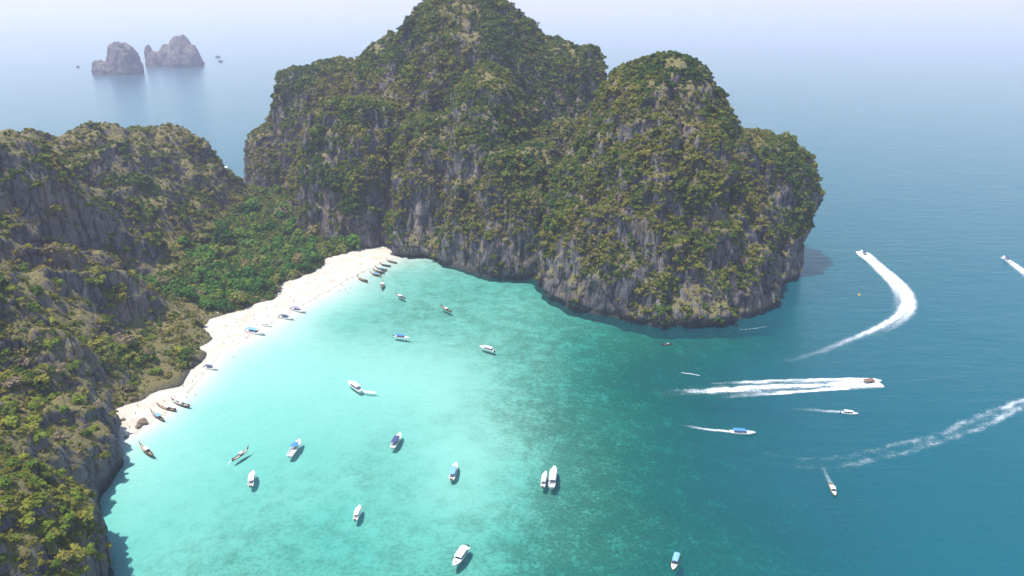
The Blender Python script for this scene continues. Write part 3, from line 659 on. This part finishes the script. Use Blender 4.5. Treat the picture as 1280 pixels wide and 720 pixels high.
def loft(L, B, stations, prof, inner):
    """stations: (t, half-beam factor, keel z, sheer z); outer skin of the hull as one closed shell with a gunwale"""
    mb = MB(); rows = []
    for t, b, k, s_ in stations:
        x = (t - 0.5) * L; hb = b * B / 2; half = [(0.0, k)] + [(hb * q, k + (s_ - k) * w) for q, w in prof]
        gi = max(hb - 0.14, 0.0); half += [(gi, s_), (gi * .98, inner(t, s_))]
        right = [(x, y, z) for y, z in half]; left = [(x, -y, z) for y, z in half[::-1]]
        rows.append(left[:-1] + right)
    mb.quad_grid(rows)
    mb.poly(rows[0])
    return mb
SPEED_ST = [(0, .86, -.30, .95), (.15, .93, -.38, .95), (.35, 1.0, -.42, .98), (.55, 1.0, -.42, 1.05), (.7, .92, -.36, 1.15), (.82, .72, -.18, 1.26), (.92, .40, .22, 1.36), (1.0, .04, .95, 1.45)]
def speedboat(stern, bow, roof, label, style='canopy', deck='cream', engines=2, group=None, beam=None, name='speedboat', trim=0.0, z=0.0, hull='white'):
    a, b = P(*stern, 0.4), P(*bow, 0.4); d = (b - a); L = d.length * .87; L = min(max(L, 6.5), 16.5); c = (a + b) / 2
    root = empty(name, (c.x, c.y, z), math.atan2(d.y, d.x)); root.rotation_euler.y = -trim
    B = (beam or min(0.27 * L, 3.9)) * .9; k = L / 12.0; S = max(0.8, min(k, 1.25))
    fl = .42 * S
    st = [(t, bb, kk * S, ss * S) for t, bb, kk, ss in SPEED_ST]
    inner = lambda t, s_: fl if t < .66 else s_ - .06
    loft(L, B, st, [(.78, .30), (.97, .72), (1.0, 1.0)], inner).build('hull', BM[hull], root)
    sh = lambda t: np.interp(t, [q[0] for q in st], [q[3] for q in st]); hbm = lambda t: np.interp(t, [q[0] for q in st], [q[1] for q in st]) * B / 2
    X = lambda t: (t - .5) * L
    # cockpit floor, foredeck
    f = MB(); f.quad_grid([[(X(t), -hbm(t) * .95 + .1, fl + .02), (X(t), hbm(t) * .95 - .1, fl + .02)] for t in (.01, .2, .4, .66)]); f.build('deck', BM[deck], root)
    g = MB(); rows = []
    for t in (.66, .74, .82, .9, .97):
        w = max(hbm(t) - .15, .03); rows.append([(X(t), -w, sh(t) - .03), (X(t), 0, sh(t) + .10 * S), (X(t), w, sh(t) - .03)])
    g.quad_grid(rows).poly([rows[0][0], rows[0][1], rows[0][2], (X(.66), hbm(.66) - .15, fl), (X(.66), -hbm(.66) + .15, fl)]); fd = g.build('foredeck', BM['white'], root)
    MB().box((X(.80), 0, sh(.8) + .10 * S), (.7 * S, .6 * S, .05)).build('hatch', BM['glass'], fd)
    r1 = MB(); pts = [(X(t), sgn * (hbm(t) - .1), sh(t) + .45 * S) for sgn, ts_ in ((-1, (.68, .78, .88, .95)), (1, (.95, .88, .78, .68))) for t in ts_]
    r1.tube(pts, .035 * S)
    for q in pts[::2]: r1.tube([(q[0], q[1], q[2] - .5 * S), q], .03 * S, 5)
    r1.build('bow_rail', BM['steel'], root)
    # windscreen
    w = MB(); wx = X(.62); wr = []
    for yy, xx in ((-.88, -.35), (-.55, .1), (0, .25), (.55, .1), (.88, -.35)):
        wr.append([(wx + xx * S, yy * hbm(.62), sh(.62) - .02), (wx + xx * S - .45 * S, yy * hbm(.62) * .92, sh(.62) + .62 * S)])
    w.quad_grid(wr).build('windscreen', BM['glass'], root)
    MB().box((X(.52), -.24 * B, fl + .5 * S), (.6 * S, .7 * S, .9 * S), .85).build('helm_console', BM['white'], root)
    for t in (.16, .28, .4):
        for sg in (-1, 1): MB().box((X(t), sg * .27 * B, fl + .24 * S), (.5 * S, .3 * B, .42 * S), .94).build('seat', BM['seat'], root)
    if style in ('canopy', 'hardtop', 'bimini'):
        t0, t1 = {'canopy': (.10, .60), 'hardtop': (.14, .68), 'bimini': (.36, .62)}[style]; zt = 2.25 * S; cm = MB(); rows = []; n = 7
        for i in range(7):
            t = t0 + (t1 - t0) * i / 6; hw = min(hbm(t), B * .46) * (.98 if i not in (0, 6) else .90); lift = .10 * math.sin(math.pi * i / 6) * S
            top = [(X(t), hw * q, zt + lift + .22 * S * (1 - q * q)) for q in (-1, -.66, -.33, 0, .33, .66, 1)]
            bot = [(x, y * .985, zq - .09) for x, y, zq in top[::-1]]
            rows.append(top + bot)
        cm.quad_grid(rows, True); cm.poly(rows[0][::-1]); cm.poly(rows[-1])
        cnp = cm.build('canopy', BM[roof], root, True)
        if style == 'canopy' and roof != 'pale':      # pale hoops show through the cloth
            for i in (2, 4):
                tp = rows[i][:7]; MB().tube([(p[0], p[1], p[2] + .01) for p in tp], .035 * S, 5).build('hoop', BM['steel'], cnp)
        for t in (t0 + .02, (t0 + t1) / 2, t1 - .02):
            for sg in (-1, 1): MB().tube([(X(t), sg * (hbm(t) - .08), sh(t) - .05), (X(t), sg * (min(hbm(t), B * .46) - .12), zt + .02)], .04 * S, 5).build('post', BM['steel'], root)
    for i in range(engines):
        y = (i - (engines - 1) / 2) * .62 * S; e = MB(); x0 = X(0) - .30 * S
        e.box((x0, y, .95 * S), (.62 * S, .42 * S, .55 * S), .8); e.box((x0 + .05, y, .35 * S), (.28 * S, .2 * S, .9 * S)); e.box((x0 - .05, y, -.25 * S), (.6 * S, .12 * S, .35 * S))
        e.build('outboard_engine', BM['black' if engines < 3 else 'white'], root)
    tag(root, label, 'boat' if name != 'motor_yacht' else 'yacht', group)
    return root
LONG_ST = [(0, .42, -.05, .95), (.1, .66, -.22, .80), (.25, .9, -.30, .72), (.45, 1.0, -.32, .72), (.62, .95, -.28, .80), (.76, .72, -.12, 1.0), (.87, .44, .30, 1.38), (.95, .2, .95, 1.95), (1.0, .06, 1.75, 2.75)]
def longtail(stern, bow, label, roof='pale', wood='wood', deck='tan', canopy=(.30, .62), group=None, z=0.0, ribbon='red'):
    a, b = P(*stern, 0.4), P(*bow, 0.4); d = b - a; L = min(max(d.length, 7.5), 12.5); c = (a + b) / 2
    root = empty('longtail_boat', (c.x, c.y, z), math.atan2(d.y, d.x)); S = L / 11; B = 2.0 * S
    st = [(t, bb, kk * S, ss * S) for t, bb, kk, ss in LONG_ST]; fl = .25 * S
    X = lambda t: (t - .5) * L
    sh = lambda t: np.interp(t, [q[0] for q in st], [q[3] for q in st]); hbm = lambda t: np.interp(t, [q[0] for q in st], [q[1] for q in st]) * B / 2
    loft(L, B, st, [(.62, .30), (.9, .68), (1, 1)], lambda t, s_: fl if .06 < t < .78 else s_ - .12).build('hull', BM[wood], root)
    f = MB(); f.quad_grid([[(X(t), -hbm(t) * .86, fl + .03 if t < .75 else sh(t) - .18), (X(t), hbm(t) * .86, fl + .03 if t < .75 else sh(t) - .18)] for t in (.03, .15, .3, .5, .7, .74, .82, .9)]); f.build('deck', BM[deck], root)
    for t in (.22, .36, .5, .64): MB().box((X(t), 0, sh(t) - .14), (.28 * S, hbm(t) * 1.85, .05)).build('thwart', BM['wood2'], root)
    MB().tube([(X(.985), 0, 2.4 * S), (X(1.0), 0, 2.9 * S), (X(1.008), 0, 3.3 * S)], .09 * S, 6, .05 * S).build('stem_post', BM[wood], root)
    MB().box((X(.992), 0, 2.62 * S), (.28 * S, .3 * S, .5 * S), .8).build('bow_ribbon', BM[ribbon], root)
    if canopy:
        t0, t1 = canopy; rows = []
        for i in range(5):
            t = t0 + (t1 - t0) * i / 4; hw = min(hbm(t) * .98, B * .46)
            top = [(X(t), hw * q, 1.75 * S + .28 * S * (1 - q * q)) for q in (-1, -.5, 0, .5, 1)]; rows.append(top + [(x, y * .98, z_ - .06) for x, y, z_ in top[::-1]])
        cm = MB().quad_grid(rows, True).poly(rows[0][::-1]).poly(rows[-1]); cm.build('canopy', BM[roof], root, True)
        for t in (t0 + .01, t1 - .01):
            for sg in (-1, 1): MB().tube([(X(t), sg * (hbm(t) - .08), sh(t) - .06), (X(t), sg * (hbm(t) - .1), 1.78 * S)], .035 * S, 5).build('post', BM['wood2'], root)
    e = MB(); e.box((X(.05), 0, 1.25 * S), (.85 * S, .5 * S, .5 * S), .85); e.box((X(.05), 0, .95 * S), (.2, .2, .35 * S)); en = e.build('engine', BM['black'], root)
    MB().tube([(X(.02), 0, 1.2 * S), (X(-.30), 0, -.1)], .05 * S, 5).build('propeller_shaft', BM['steel'], en)
    tag(root, label, 'boat', group)
    return root

# open bay
speedboat((585, 682), (565, 712), 'pale', 'long white covered tour boat, the biggest roof moored over the reef flat alone', 'hardtop', engines=2, beam=3.9)
speedboat((443.5, 651), (450.5, 631), 'pale', 'small white roofed speedboat moored alone over grey green seabed patches', 'hardtop', engines=2)
speedboat((564, 601), (570.5, 578), 'sky', 'white speedboat with a light blue canopy moored at the edge of the pale sand', 'canopy')
speedboat((490, 561), (501.5, 541), 'navy', 'white speedboat with a dark navy canopy moored over clear water', 'canopy', engines=3)
speedboat((361, 572), (376.5, 549), 'blue', 'white speedboat with a short blue awning amidships and open stern', 'bimini', engines=3)
speedboat((313, 609), (317, 588), 'pale', 'white roofed speedboat moored just off the slim wooden longtail', 'hardtop', engines=2)
longtail((290, 576), (311, 562), 'slim wooden longtail with pale seats moored beside white roofed speedboat', 'pale', 'wood', 'cream', (.42, .62))
longtail((192, 570), (174, 557), 'wooden longtail with a white awning anchored off the rocky end of the beach', 'pale', 'wood2', 'tan', (.34, .6))
speedboat((689, 611), (693.5, 583), 'pale', 'larger white catamaran roofed boat of the pair rafted side by side', 'hardtop', engines=3, beam=3.8)
speedboat((678, 610), (682.5, 589), 'pale', 'smaller white roofed boat of the pair rafted side by side', 'hardtop', engines=2, beam=2.6)
speedboat((847.5, 691), (840, 716), 'sky', 'tan decked boat with a pale blue canopy over the dark coral', 'canopy', deck='tan', engines=1, hull='tan')
speedboat((452, 490), (434, 477), 'pale', 'white speedboat throwing a short white splash as it backs across pale sand', 'hardtop', engines=3)
speedboat((491, 420), (514, 424), 'blue', 'white speedboat with a royal blue canopy gliding in the middle of the bay', 'canopy')
speedboat((619, 439.5), (598, 433), 'pale', 'white roofed speedboat lying off the foot of the big cliff', 'hardtop')
longtail((564, 390), (551, 384), 'dark wooden longtail, the outermost one moored off the cliff', 'pale', 'wood', 'tan', (.35, .55))
longtail((506, 373.5), (495, 368.5), 'dark longtail with a bright white awning moored off the far beach end', 'pale', 'wood', 'cream', (.3, .66))
longtail((476.5, 361.5), (479.5, 352), 'dark longtail moored end on just outside the row of beached longtails', 'pale', 'wood', 'tan', (.4, .62))
longtail((461, 352.5), (445, 347), 'longtail nosed onto the sand apart from the row, grey awning at its stern', 'grey', 'wood2', 'tan', (.2, .45))
for i, (s, b, r, lab) in enumerate([((477, 344.5), (462.5, 342), 'sky', 'beached longtail with a blue awning, the outer end of the packed row'), ((481, 341), (466, 338.5), 'grey', 'beached longtail with a grey awning, second in the packed row from its outer end'),
                                   ((484, 337.8), (469.5, 335.3), 'sky', 'beached longtail with a faded blue awning in the middle of the packed row'), ((488.5, 332.6), (475, 330.6), 'teal', 'beached longtail with a teal awning next to the cliff side boat'), ((496, 328.6), (483, 326), 'grey', 'longtail tucked in against the cliff foot where the sand ends')]):
    longtail(s, b, lab, r, 'wood' if i % 2 else 'wood2', 'tan', (.25, .62))
# along the beach
speedboat((362.5, 386), (383.5, 390.5), 'mauve', 'speedboat with a mauve canopy, backed onto the sand', 'canopy')
speedboat((348, 396), (369, 399), 'navy', 'speedboat with a navy canopy backed onto the sand beside the mauve one', 'canopy')
speedboat((326, 405.5), (341, 408), 'grey', 'small open grey boat without a canopy at the water edge', 'open', deck='grey', engines=1)
speedboat((305, 413), (333, 418.5), 'sky', 'long speedboat with a bright blue canopy backed onto the widest sand', 'canopy', engines=3)
speedboat((254, 458.5), (273.5, 461.5), 'navy', 'white speedboat with a dark blue canopy alone where the sand narrows', 'canopy')
longtail((237, 508), (215, 502), 'beached longtail with white bundles on deck, outermost of three', 'pale', 'wood', 'cream', (.38, .5))
longtail((220, 513), (197, 508.5), 'beached longtail with a white awning, middle one of three', 'pale', 'wood', 'tan', (.36, .58))
longtail((204.5, 525.5), (189, 516.5), 'beached longtail with a pale blue awning, nearest the boulders', 'sky', 'wood', 'tan', (.25, .6))
# under way
speedboat((911, 539.5), (947, 543), 'blue', 'white speedboat with a long bright blue canopy trailing a thin wake', 'canopy', engines=3, trim=.03)
speedboat((1050, 515), (1074.5, 518.5), 'pale', 'small white roofed speedboat trailing a faint wake near the yacht', 'hardtop', trim=.03)
speedboat((1075, 479), (1104, 477.5), 'teak', 'brown decked motor yacht racing out ahead of a huge white wake', 'canopy', deck='teak', engines=2, name='motor_yacht', trim=.05, beam=4.2)
speedboat((1086, 322.5), (1075, 314), 'navy', 'speedboat at the head of the long curving wake', 'bimini', trim=.04)
speedboat((1264, 328.5), (1253, 321), 'navy', 'speedboat heading a straight white wake in the open sea', 'bimini', trim=.04)
speedboat((1038, 604), (1044.5, 622), 'pale', 'tan boat with a small white awning, short smoky wake behind it', 'bimini', deck='tan', engines=1, hull='tan')
longtail((840, 430), (826, 431.5), 'small dark longtail close under the front cliff of the headland', 'grey', 'wood', 'tan', (.3, .5))
speedboat((285, 213), (281, 208.5), 'pale', 'tiny white boat on the sea beyond the gap in the hills', 'hardtop')
speedboat((254, 187.5), (250, 186.5), 'pale', 'tiny boat far out past the left hill crest', 'hardtop')

# ------------------------------------------------------------------ foam wakes
def foam_material():
    m, n, l, b = mat('sea_foam'); n.remove(b); out = n['Material Output']
    a = n.new('ShaderNodeAttribute'); a.attribute_name = 'foam'
    geo = n.new('ShaderNodeNewGeometry')
    t = noise_node(n, l, geo.outputs['Position'], 0.8, 6, 0.8, 0.6)
    s = mth(n, l, 'ADD', a.outputs['Fac'], mth(n, l, 'MULTIPLY', mth(n, l, 'SUBTRACT', t.outputs[0], 0.5), 1.9))
    mr = n.new('ShaderNodeMapRange'); mr.inputs['From Min'].default_value = 0.22; mr.inputs['From Max'].default_value = 1.0; l.new(s, mr.inputs[0])
    gate = mth(n, l, 'MULTIPLY', a.outputs['Fac'], 6.0, True)
    al = mth(n, l, 'MULTIPLY', mth(n, l, 'MULTIPLY', mr.outputs[0], gate), mth(n, l, 'ADD', mth(n, l, 'MULTIPLY', a.outputs['Fac'], 0.88), 0.06, True))
    d = n.new('ShaderNodeBsdfDiffuse'); d.inputs[0].default_value = (0.86, 0.88, 0.90, 1); tr = n.new('ShaderNodeBsdfTransparent')
    bp = n.new('ShaderNodeBump'); bp.inputs['Distance'].default_value = 0.5; l.new(t.outputs[0], bp.inputs['Height']); l.new(bp.outputs[0], d.inputs['Normal'])
    mx = n.new('ShaderNodeMixShader'); l.new(al, mx.inputs[0]); l.new(tr.outputs[0], mx.inputs[1]); l.new(d.outputs[0], mx.inputs[2]); l.new(mx.outputs[0], out.inputs[0])
    return m
M['foam'] = foam_material()
def wake(path, half, bands, label, relief=0.3, step=1.0, name='wake'):
    """path: photograph points from the boat backwards; half(s): half width in metres; bands(s, v, L): foam cover"""
    w = [P(*p).xy for p in path]
    # Catmull-Rom resample
    pts = []
    for i in range(len(w) - 1):
        p0, p1, p2, p3 = w[max(i - 1, 0)], w[i], w[i + 1], w[min(i + 2, len(w) - 1)]
        n = max(2, int((p2 - p1).length / step))
        for k in range(n):
            t = k / n; pts.append(0.5 * ((2 * p1) + (p2 - p0) * t + (2 * p0 - 5 * p1 + 4 * p2 - p3) * t * t + (3 * p1 - p0 - 3 * p2 + p3) * t ** 3))
    pts.append(w[-1]); pts = np.array([tuple(p) for p in pts])
    tan = np.gradient(pts, axis=0); tan /= np.linalg.norm(tan, axis=1)[:, None] + 1e-9; nor = np.stack([-tan[:, 1], tan[:, 0]], 1)
    s = np.concatenate([[0], np.cumsum(np.linalg.norm(np.diff(pts, axis=0), axis=1))]); L = s[-1]
    H = half(s / L); m = max(9, int(2 * H.max() / (step * .8)) + 1); q = np.linspace(-1, 1, m)
    V = pts[:, None, :] + nor[:, None, :] * (q[None, :, None] * H[:, None, None])
    S_, VV = np.repeat((s / L)[:, None], m, 1), q[None, :] * H[:, None]
    wv = VV + (0.5 + 1.2 * S_) * fbm(V[..., 0] * .22, V[..., 1] * .22, seed=115, octv=4) * min(1, H.max() / 4)
    d = np.clip(bands(S_, wv, L), 0, 1.2)
    edge = sstep(1.0, 0.82, np.abs(np.repeat(q[None], len(s), 0))) * sstep(1, .93, S_)
    d = d * edge
    xx, yy = V[..., 0].ravel(), V[..., 1].ravel()
    Z = 0.035 + relief * d.ravel() * (0.5 + 0.9 * np.abs(fbm(xx * .5, yy * .5, seed=111)))
    i = np.arange(len(s) * m).reshape(len(s), m)
    f = np.stack([i[:-1, :-1], i[:-1, 1:], i[1:, 1:], i[1:, :-1]], -1).reshape(-1, 4)
    me = mesh_np(name, np.stack([xx, yy, Z], 1), f, True); attr(me, 'foam', d.ravel())
    tag(link(name, me, M['foam']), label, 'wake')
G = lambda v, c, w: np.exp(-((v - c) / w) ** 2)
def vee(c0, c1, w0, w1, core, side, fade):
    def f(s, v, L):
        w = w0 + (w1 - w0) * s; c = c0 + (c1 - c0) * s ** .8
        return (core * G(v, 0, w) + side * (G(v, c, w * .8) + G(v, -c, w * .8))) * (1 - s ** fade * .97)
    return f
def yacht_bands(s, v, L):
    c = 2.6 + 6.6 * s ** .45
    core = 1.25 * G(v, 0, 2.0 + 3.0 * s); side = 1.15 * (G(v, c, 2.7) + G(v, -c, 2.5)) * sstep(.92, .35, s)
    bow = 1.1 * np.exp(-(s / .10) ** 2) * (np.abs(v) < 5 + 30 * s) * (v < 4.2)
    return (core * (.35 + .65 * sstep(.05, .12, s)) + side + bow) * (1 - sstep(.6, 1.0, s) * .85) * (.78 + .5 * fbm(s * L * .12, v * .5, seed=121))
wake([(1100, 479), (1075, 479.5), (1030, 481), (980, 483.5), (930, 486), (880, 489), (840, 490.5), (808, 492)], lambda s: 5.5 + 6.5 * s ** .5, yacht_bands, 'broad white wake streaming behind the brown decked motor yacht', .45)
wake([(914, 540), (890, 537.5), (868, 534), (845, 530)], lambda s: 2.6 + .8 * s, vee(1.2, 1.2, .8, .8, 1.0, .25, 2.2), 'thin white wake behind the blue canopied speedboat', .3, .7)
wake([(1053, 515), (1035, 514), (1015, 512.5), (990, 511), (965, 508)], lambda s: 2.5 + 3 * s, vee(1, 2, 1.0, 1.6, .7, .3, .9), 'faint wake behind the small white roofed speedboat', .25, .8)
def curve_bands(s, v, L):
    g = sstep(.0, .12, s); c = .8 + 7.0 * s ** .5; tail = 1 - sstep(.45, 1, s) * .75
    return (1.05 * G(v, 0, 1.8 + 2.2 * s) + (.85 * G(v, c, 3.2) * sstep(.85, .4, s) + .85 * G(v, -c, 3.0) * sstep(.62, .2, s))) * tail + .9 * np.exp(-(s / .05) ** 2)
wake([(1076, 315), (1086, 323), (1103, 338), (1120, 354), (1130, 370), (1129, 385), (1116, 399), (1090, 413), (1055, 428), (1015, 443), (958, 457)], lambda s: 4 + 10.5 * s ** .4, curve_bands, 'long curving double wake sweeping round towards the headland', .6)
wake([(1254, 322), (1266, 330), (1285, 344), (1310, 364)], lambda s: 3.2 + 5 * s ** .6, lambda s, v, L: 1.1 * G(v, 0, 2.6 + 4 * s), 'straight white wake of the boat in the open sea', .6)
def old_bands(s, v, L): return (.60 * G(v, 3.6 + 1.5 * fbm(s * 9, s * 0, seed=131), 2.2) + .60 * G(v, -3.4 + 2 * fbm(s * 7, s * 0, seed=133), 2.3) + .25 * G(v, 0, 5)) * (1 - .75 * s ** 1.2) * (.8 + .7 * fbm(s * 30, v * .2, seed=135))
wake([(1320, 488), (1280, 503), (1230, 525), (1180, 545), (1130, 560), (1080, 572), (1020, 578), (960, 573), (905, 560)], lambda s: 12.0 + 0 * s, old_bands, 'old double foam trail dissolving on the open water', .08, 1.2)
wake([(1039, 605), (1031, 592), (1024, 580), (1017, 568)], lambda s: 2.2 + 2 * s, vee(.8, 1.2, .7, 1.3, .55, .25, 1.0), 'short smoky wake behind the tan boat', .15, .6)
wake([(452, 488.5), (459, 490), (467, 490.5), (471, 490)], lambda s: 2.0 + 1.2 * s, lambda s, v, L: .95 * G(v, 0, 1.5) * sstep(0, .25, s), 'white splash churned up behind the speedboat crossing pale sand', .3, .5, 'foam_splash')
wake([(846, 465), (860, 467), (876, 470)], lambda s: 1.4 + 0 * s, lambda s, v, L: .8 * G(v, 0, .7) * sstep(0, .3, s), 'small foam streak breaking over the reef edge', .12, .6, 'foam_streak')
wake([(555, 428.5), (566, 430), (572, 427)], lambda s: 1.3 + 0 * s, lambda s, v, L: .45 * G(v, 0, .8), 'faint foam streak ahead of the blue canopied boat in mid bay', .05, .6, 'foam_streak')
wake([(925, 412), (940, 411), (960, 408)], lambda s: 1.0 + 0 * s, lambda s, v, L: .55 * G(v, 0, .5), 'little white surf line under the headland cliff', .1, .6, 'foam_streak')

# ------------------------------------------------------------------ buoy, boulders, people
q = P(1074, 369); bo = empty('mooring_buoy', (q.x, q.y, 0))
MB().tube([(0, 0, -.5), (0, 0, .1), (0, 0, .7)], .9, 12, .75).build('float', simple('yellow_paint', (.75, .5, .04), .4), bo)
MB().tube([(0, 0, .6), (0, 0, 1.9)], .16, 8, .1).build('mast', BM['steel'], bo); MB().box((0, 0, 2.0), (.5, .5, .4), .6).build('top_mark', simple('orange_paint', (.8, .25, .03), .4), bo)
tag(bo, 'small yellow buoy floating alone inside the curve of the long wake', 'buoy')
def boulder(px, py, r, seed, label, m, sq=0.7, zz=None):
    q = P(px, py); bm = bmesh.new(); bmesh.ops.create_icosphere(bm, subdivisions=3, radius=1)
    for v in bm.verts:
        c = v.co * 1.3 + Vector((seed * 3.1, seed, 0)); v.co *= 1 + .38 * mnoise.noise(c) + .16 * mnoise.noise(c * 3)
        v.co.z *= sq
    me = bpy.data.meshes.new('boulder'); bm.to_mesh(me); bm.free()
    o = link('boulder', me, m); o.scale = (r, r * .8, r); o.rotation_euler.z = seed
    o.location = (q.x, q.y, float(bed(np.array([q.x]), np.array([q.y]))[0]) + r * sq * .3); tag(o, label, 'boulder')
M['boulder'] = simple('brown_boulder', (.20, .145, .10), .9, .35, .8, 0, .3); M['paleb'] = simple('pale_boulder', (.55, .50, .45), .9, .2, .8, 0, .2)
boulder(179, 530, 2.5, 1, 'large brown boulder at the water edge by the beached longtails', M['boulder'], .8); boulder(173, 534.5, 1.7, 2, 'smaller brown boulder leaning on the large one', M['boulder'], .8)
boulder(158, 546.5, 1.1, 3, 'small dark boulder in the shallows below the rocky point', M['boulder']); boulder(154.5, 528.5, 1.3, 4, 'brown boulder on dry sand near the rock wall', M['boulder'])
boulder(264.5, 394, 2.1, 5, 'pale round boulder at the top of the beach under the trees', M['paleb']); boulder(272, 396, 1.5, 6, 'low pale boulder beside the pale round one', M['paleb']); boulder(348, 371, 1.5, 7, 'low pale boulder on the sand edge by the low bushes', M['paleb'])

def person_mesh(pose):
    J = {'pel': (0, 0, .93), 'chest': (0, .02, 1.32), 'neck': (0, .02, 1.48), 'head': (0, .03, 1.62), 'top': (0, .03, 1.72),
         'sl': (-.19, .02, 1.40), 'el': (-.27, .0, 1.12), 'hl': (-.28, .08, .86), 'sr': (.19, .02, 1.40), 'er': (.27, 0, 1.12), 'hr': (.28, .08, .86),
         'pl': (-.1, 0, .88), 'kl': (-.11, .03, .48), 'al': (-.11, 0, .07), 'fl': (-.12, .16, .03), 'pr': (.1, 0, .88), 'kr': (.11, .03, .48), 'ar': (.11, 0, .07), 'fr': (.12, .16, .03)}
    if pose == 'walking': J.update(kl=(-.11, .22, .5), al=(-.11, .2, .09), fl=(-.12, .36, .06), kr=(.11, -.08, .48), ar=(.11, -.32, .12), fr=(.12, -.2, .04), hl=(-.28, -.2, .92), el=(-.27, -.12, 1.14), hr=(.28, .3, .98), er=(.27, .1, 1.13))
    if pose == 'sitting': 
        for k in J: J[k] = (J[k][0], J[k][1], J[k][2] - .82)
        J.update(kl=(-.13, .36, .42), al=(-.13, .62, .07), fl=(-.13, .78, .04), kr=(.13, .36, .42), ar=(.13, .62, .07), fr=(.13, .78, .04), hl=(-.2, .3, .4), hr=(.2, .3, .4))
    E = [('pel', 'chest'), ('chest', 'neck'), ('neck', 'head'), ('head', 'top'), ('chest', 'sl'), ('sl', 'el'), ('el', 'hl'), ('chest', 'sr'), ('sr', 'er'), ('er', 'hr'), ('pel', 'pl'), ('pl', 'kl'), ('kl', 'al'), ('al', 'fl'), ('pel', 'pr'), ('pr', 'kr'), ('kr', 'ar'), ('ar', 'fr')]
    R = dict(pel=.155, chest=.165, neck=.06, head=.105, top=.07, sl=.075, el=.05, hl=.035, sr=.075, er=.05, hr=.035, pl=.10, kl=.065, al=.045, fl=.035, pr=.10, kr=.065, ar=.045, fr=.035)
    ks = list(J); me = bpy.data.meshes.new('person'); me.from_pydata([J[k] for k in ks], [(ks.index(a), ks.index(b)) for a, b in E], [])
    o = bpy.data.objects.new('person_src', me); COL.objects.link(o); o.modifiers.new('s', 'SKIN')
    for k, sv in zip(ks, me.skin_vertices[0].data): sv.radius = (R[k], R[k]); sv.use_root = (k == 'pel')
    sd = o.modifiers.new('d', 'SUBSURF'); sd.levels = 1; sd.render_levels = 1
    out = bpy.data.meshes.new_from_object(o.evaluated_get(bpy.context.evaluated_depsgraph_get())); bpy.data.objects.remove(o)
    z = [v.co.z for v in out.vertices]; zt = max(z)
    for p in out.polygons:
        c = p.center; h = c.z + (.82 if pose == 'sitting' else 0)
        p.material_index = 2 if h > 1.64 or (h > 1.56 and c.y < .0) else (1 if (.62 < h < 1.46 and abs(c.x) < .21) and not (pose == 'sitting' and c.y > .25) else 0); p.use_smooth = True
    return out
skin = simple('sunburnt_skin', (.42, .25, .17), .6, .1); hair = simple('dark_hair', (.04, .03, .025), .7, .1)
CL = {'red': (.55, .06, .05), 'black': (.03, .03, .035), 'blue': (.05, .14, .45), 'white': (.75, .74, .72), 'green': (.08, .30, .12), 'orange': (.75, .28, .05)}
bodies = {}
for pose in ('standing', 'walking', 'sitting'):
    base = person_mesh(pose)
    for cn, cc in CL.items():
        me = base.copy(); me.materials.clear()
        for m_ in (skin, bpy.data.materials.get('cloth_' + cn) or simple('cloth_' + cn, cc, .8, .1), hair): me.materials.append(m_)
        bodies[pose, cn] = me
rp = random.Random(5)
def on_sand(n):
    got = []
    while len(got) < n:
        i = rp.randrange(len(WATERLINE) - 1); t = rp.random(); f = rp.random() ** 1.3 * .75 - .06
        wx = WATERLINE[i][0] + (WATERLINE[i + 1][0] - WATERLINE[i][0]) * t; wy = WATERLINE[i][1] + (WATERLINE[i + 1][1] - WATERLINE[i][1]) * t
        if i < 3 and rp.random() < .55: continue
        j = min(i + 1, len(BACKLINE) - 2); bx = BACKLINE[j][0] + (BACKLINE[j + 1][0] - BACKLINE[j][0]) * t * .8; by = BACKLINE[j][1] + (BACKLINE[j + 1][1] - BACKLINE[j][1]) * t * .8
        p = P(wx + (bx - wx) * f, wy + (by - wy) * f)
        if all((p.xy - g.xy).length > 2.2 for g in got): got.append(p)
    return got
spots = on_sand(52)
for px, py in ((432, 362), (436, 366), (428, 358), (438, 360), (424, 364), (244, 494), (233, 497), (300, 438), (292, 446)): spots.append(P(px, py))
zb = bed(np.array([p.x for p in spots]), np.array([p.y for p in spots])); zl = left_height(np.array([p.x for p in spots]), np.array([p.y for p in spots]))
for p, z, z2 in zip(spots, zb, zl):
    if z2 > z - .3: continue
    wet = z < -.05; pose = rp.choice(['standing', 'walking', 'standing', 'walking', 'sitting']) if not wet else 'standing'; cn = rp.choice(list(CL))
    o = link('person', bodies[pose, cn]); o.location = (p.x, p.y, max(z, -.9)); o.rotation_euler.z = rp.uniform(0, 6.28)
    lab = 'person wading in the shallows in %s swimwear' % cn if wet else 'person in %s beachwear %s on the white sand' % (cn, pose)
    tag(o, lab, 'person', lab.replace('person', 'people'))

# haze
def build_haze():
    me = bpy.data.meshes.new('haze'); bm = bmesh.new()
    bmesh.ops.create_cube(bm, size=1, matrix=Matrix.Translation((0, 0, (232 - 33.0) / 2)) @ Matrix.Diagonal((46000, 46000, 232 + 33.0, 1)))
    bm.to_mesh(me); bm.free()
    m = bpy.data.materials.new('haze_air'); m.use_nodes = True; n = m.node_tree.nodes; l = m.node_tree.links; n.clear()
    out = n.new('ShaderNodeOutputMaterial'); v = n.new('ShaderNodeVolumePrincipled')
    v.inputs['Color'].default_value = (*HAZE_COLOR, 1); v.inputs['Density'].default_value = HAZE_DENSITY; v.inputs['Anisotropy'].default_value = 0.2
    l.new(v.outputs[0], out.inputs['Volume'])
    tag(link('haze', me, m), 'thin pale blue sea haze over the whole bay', None, None, 'stuff')
build_haze()
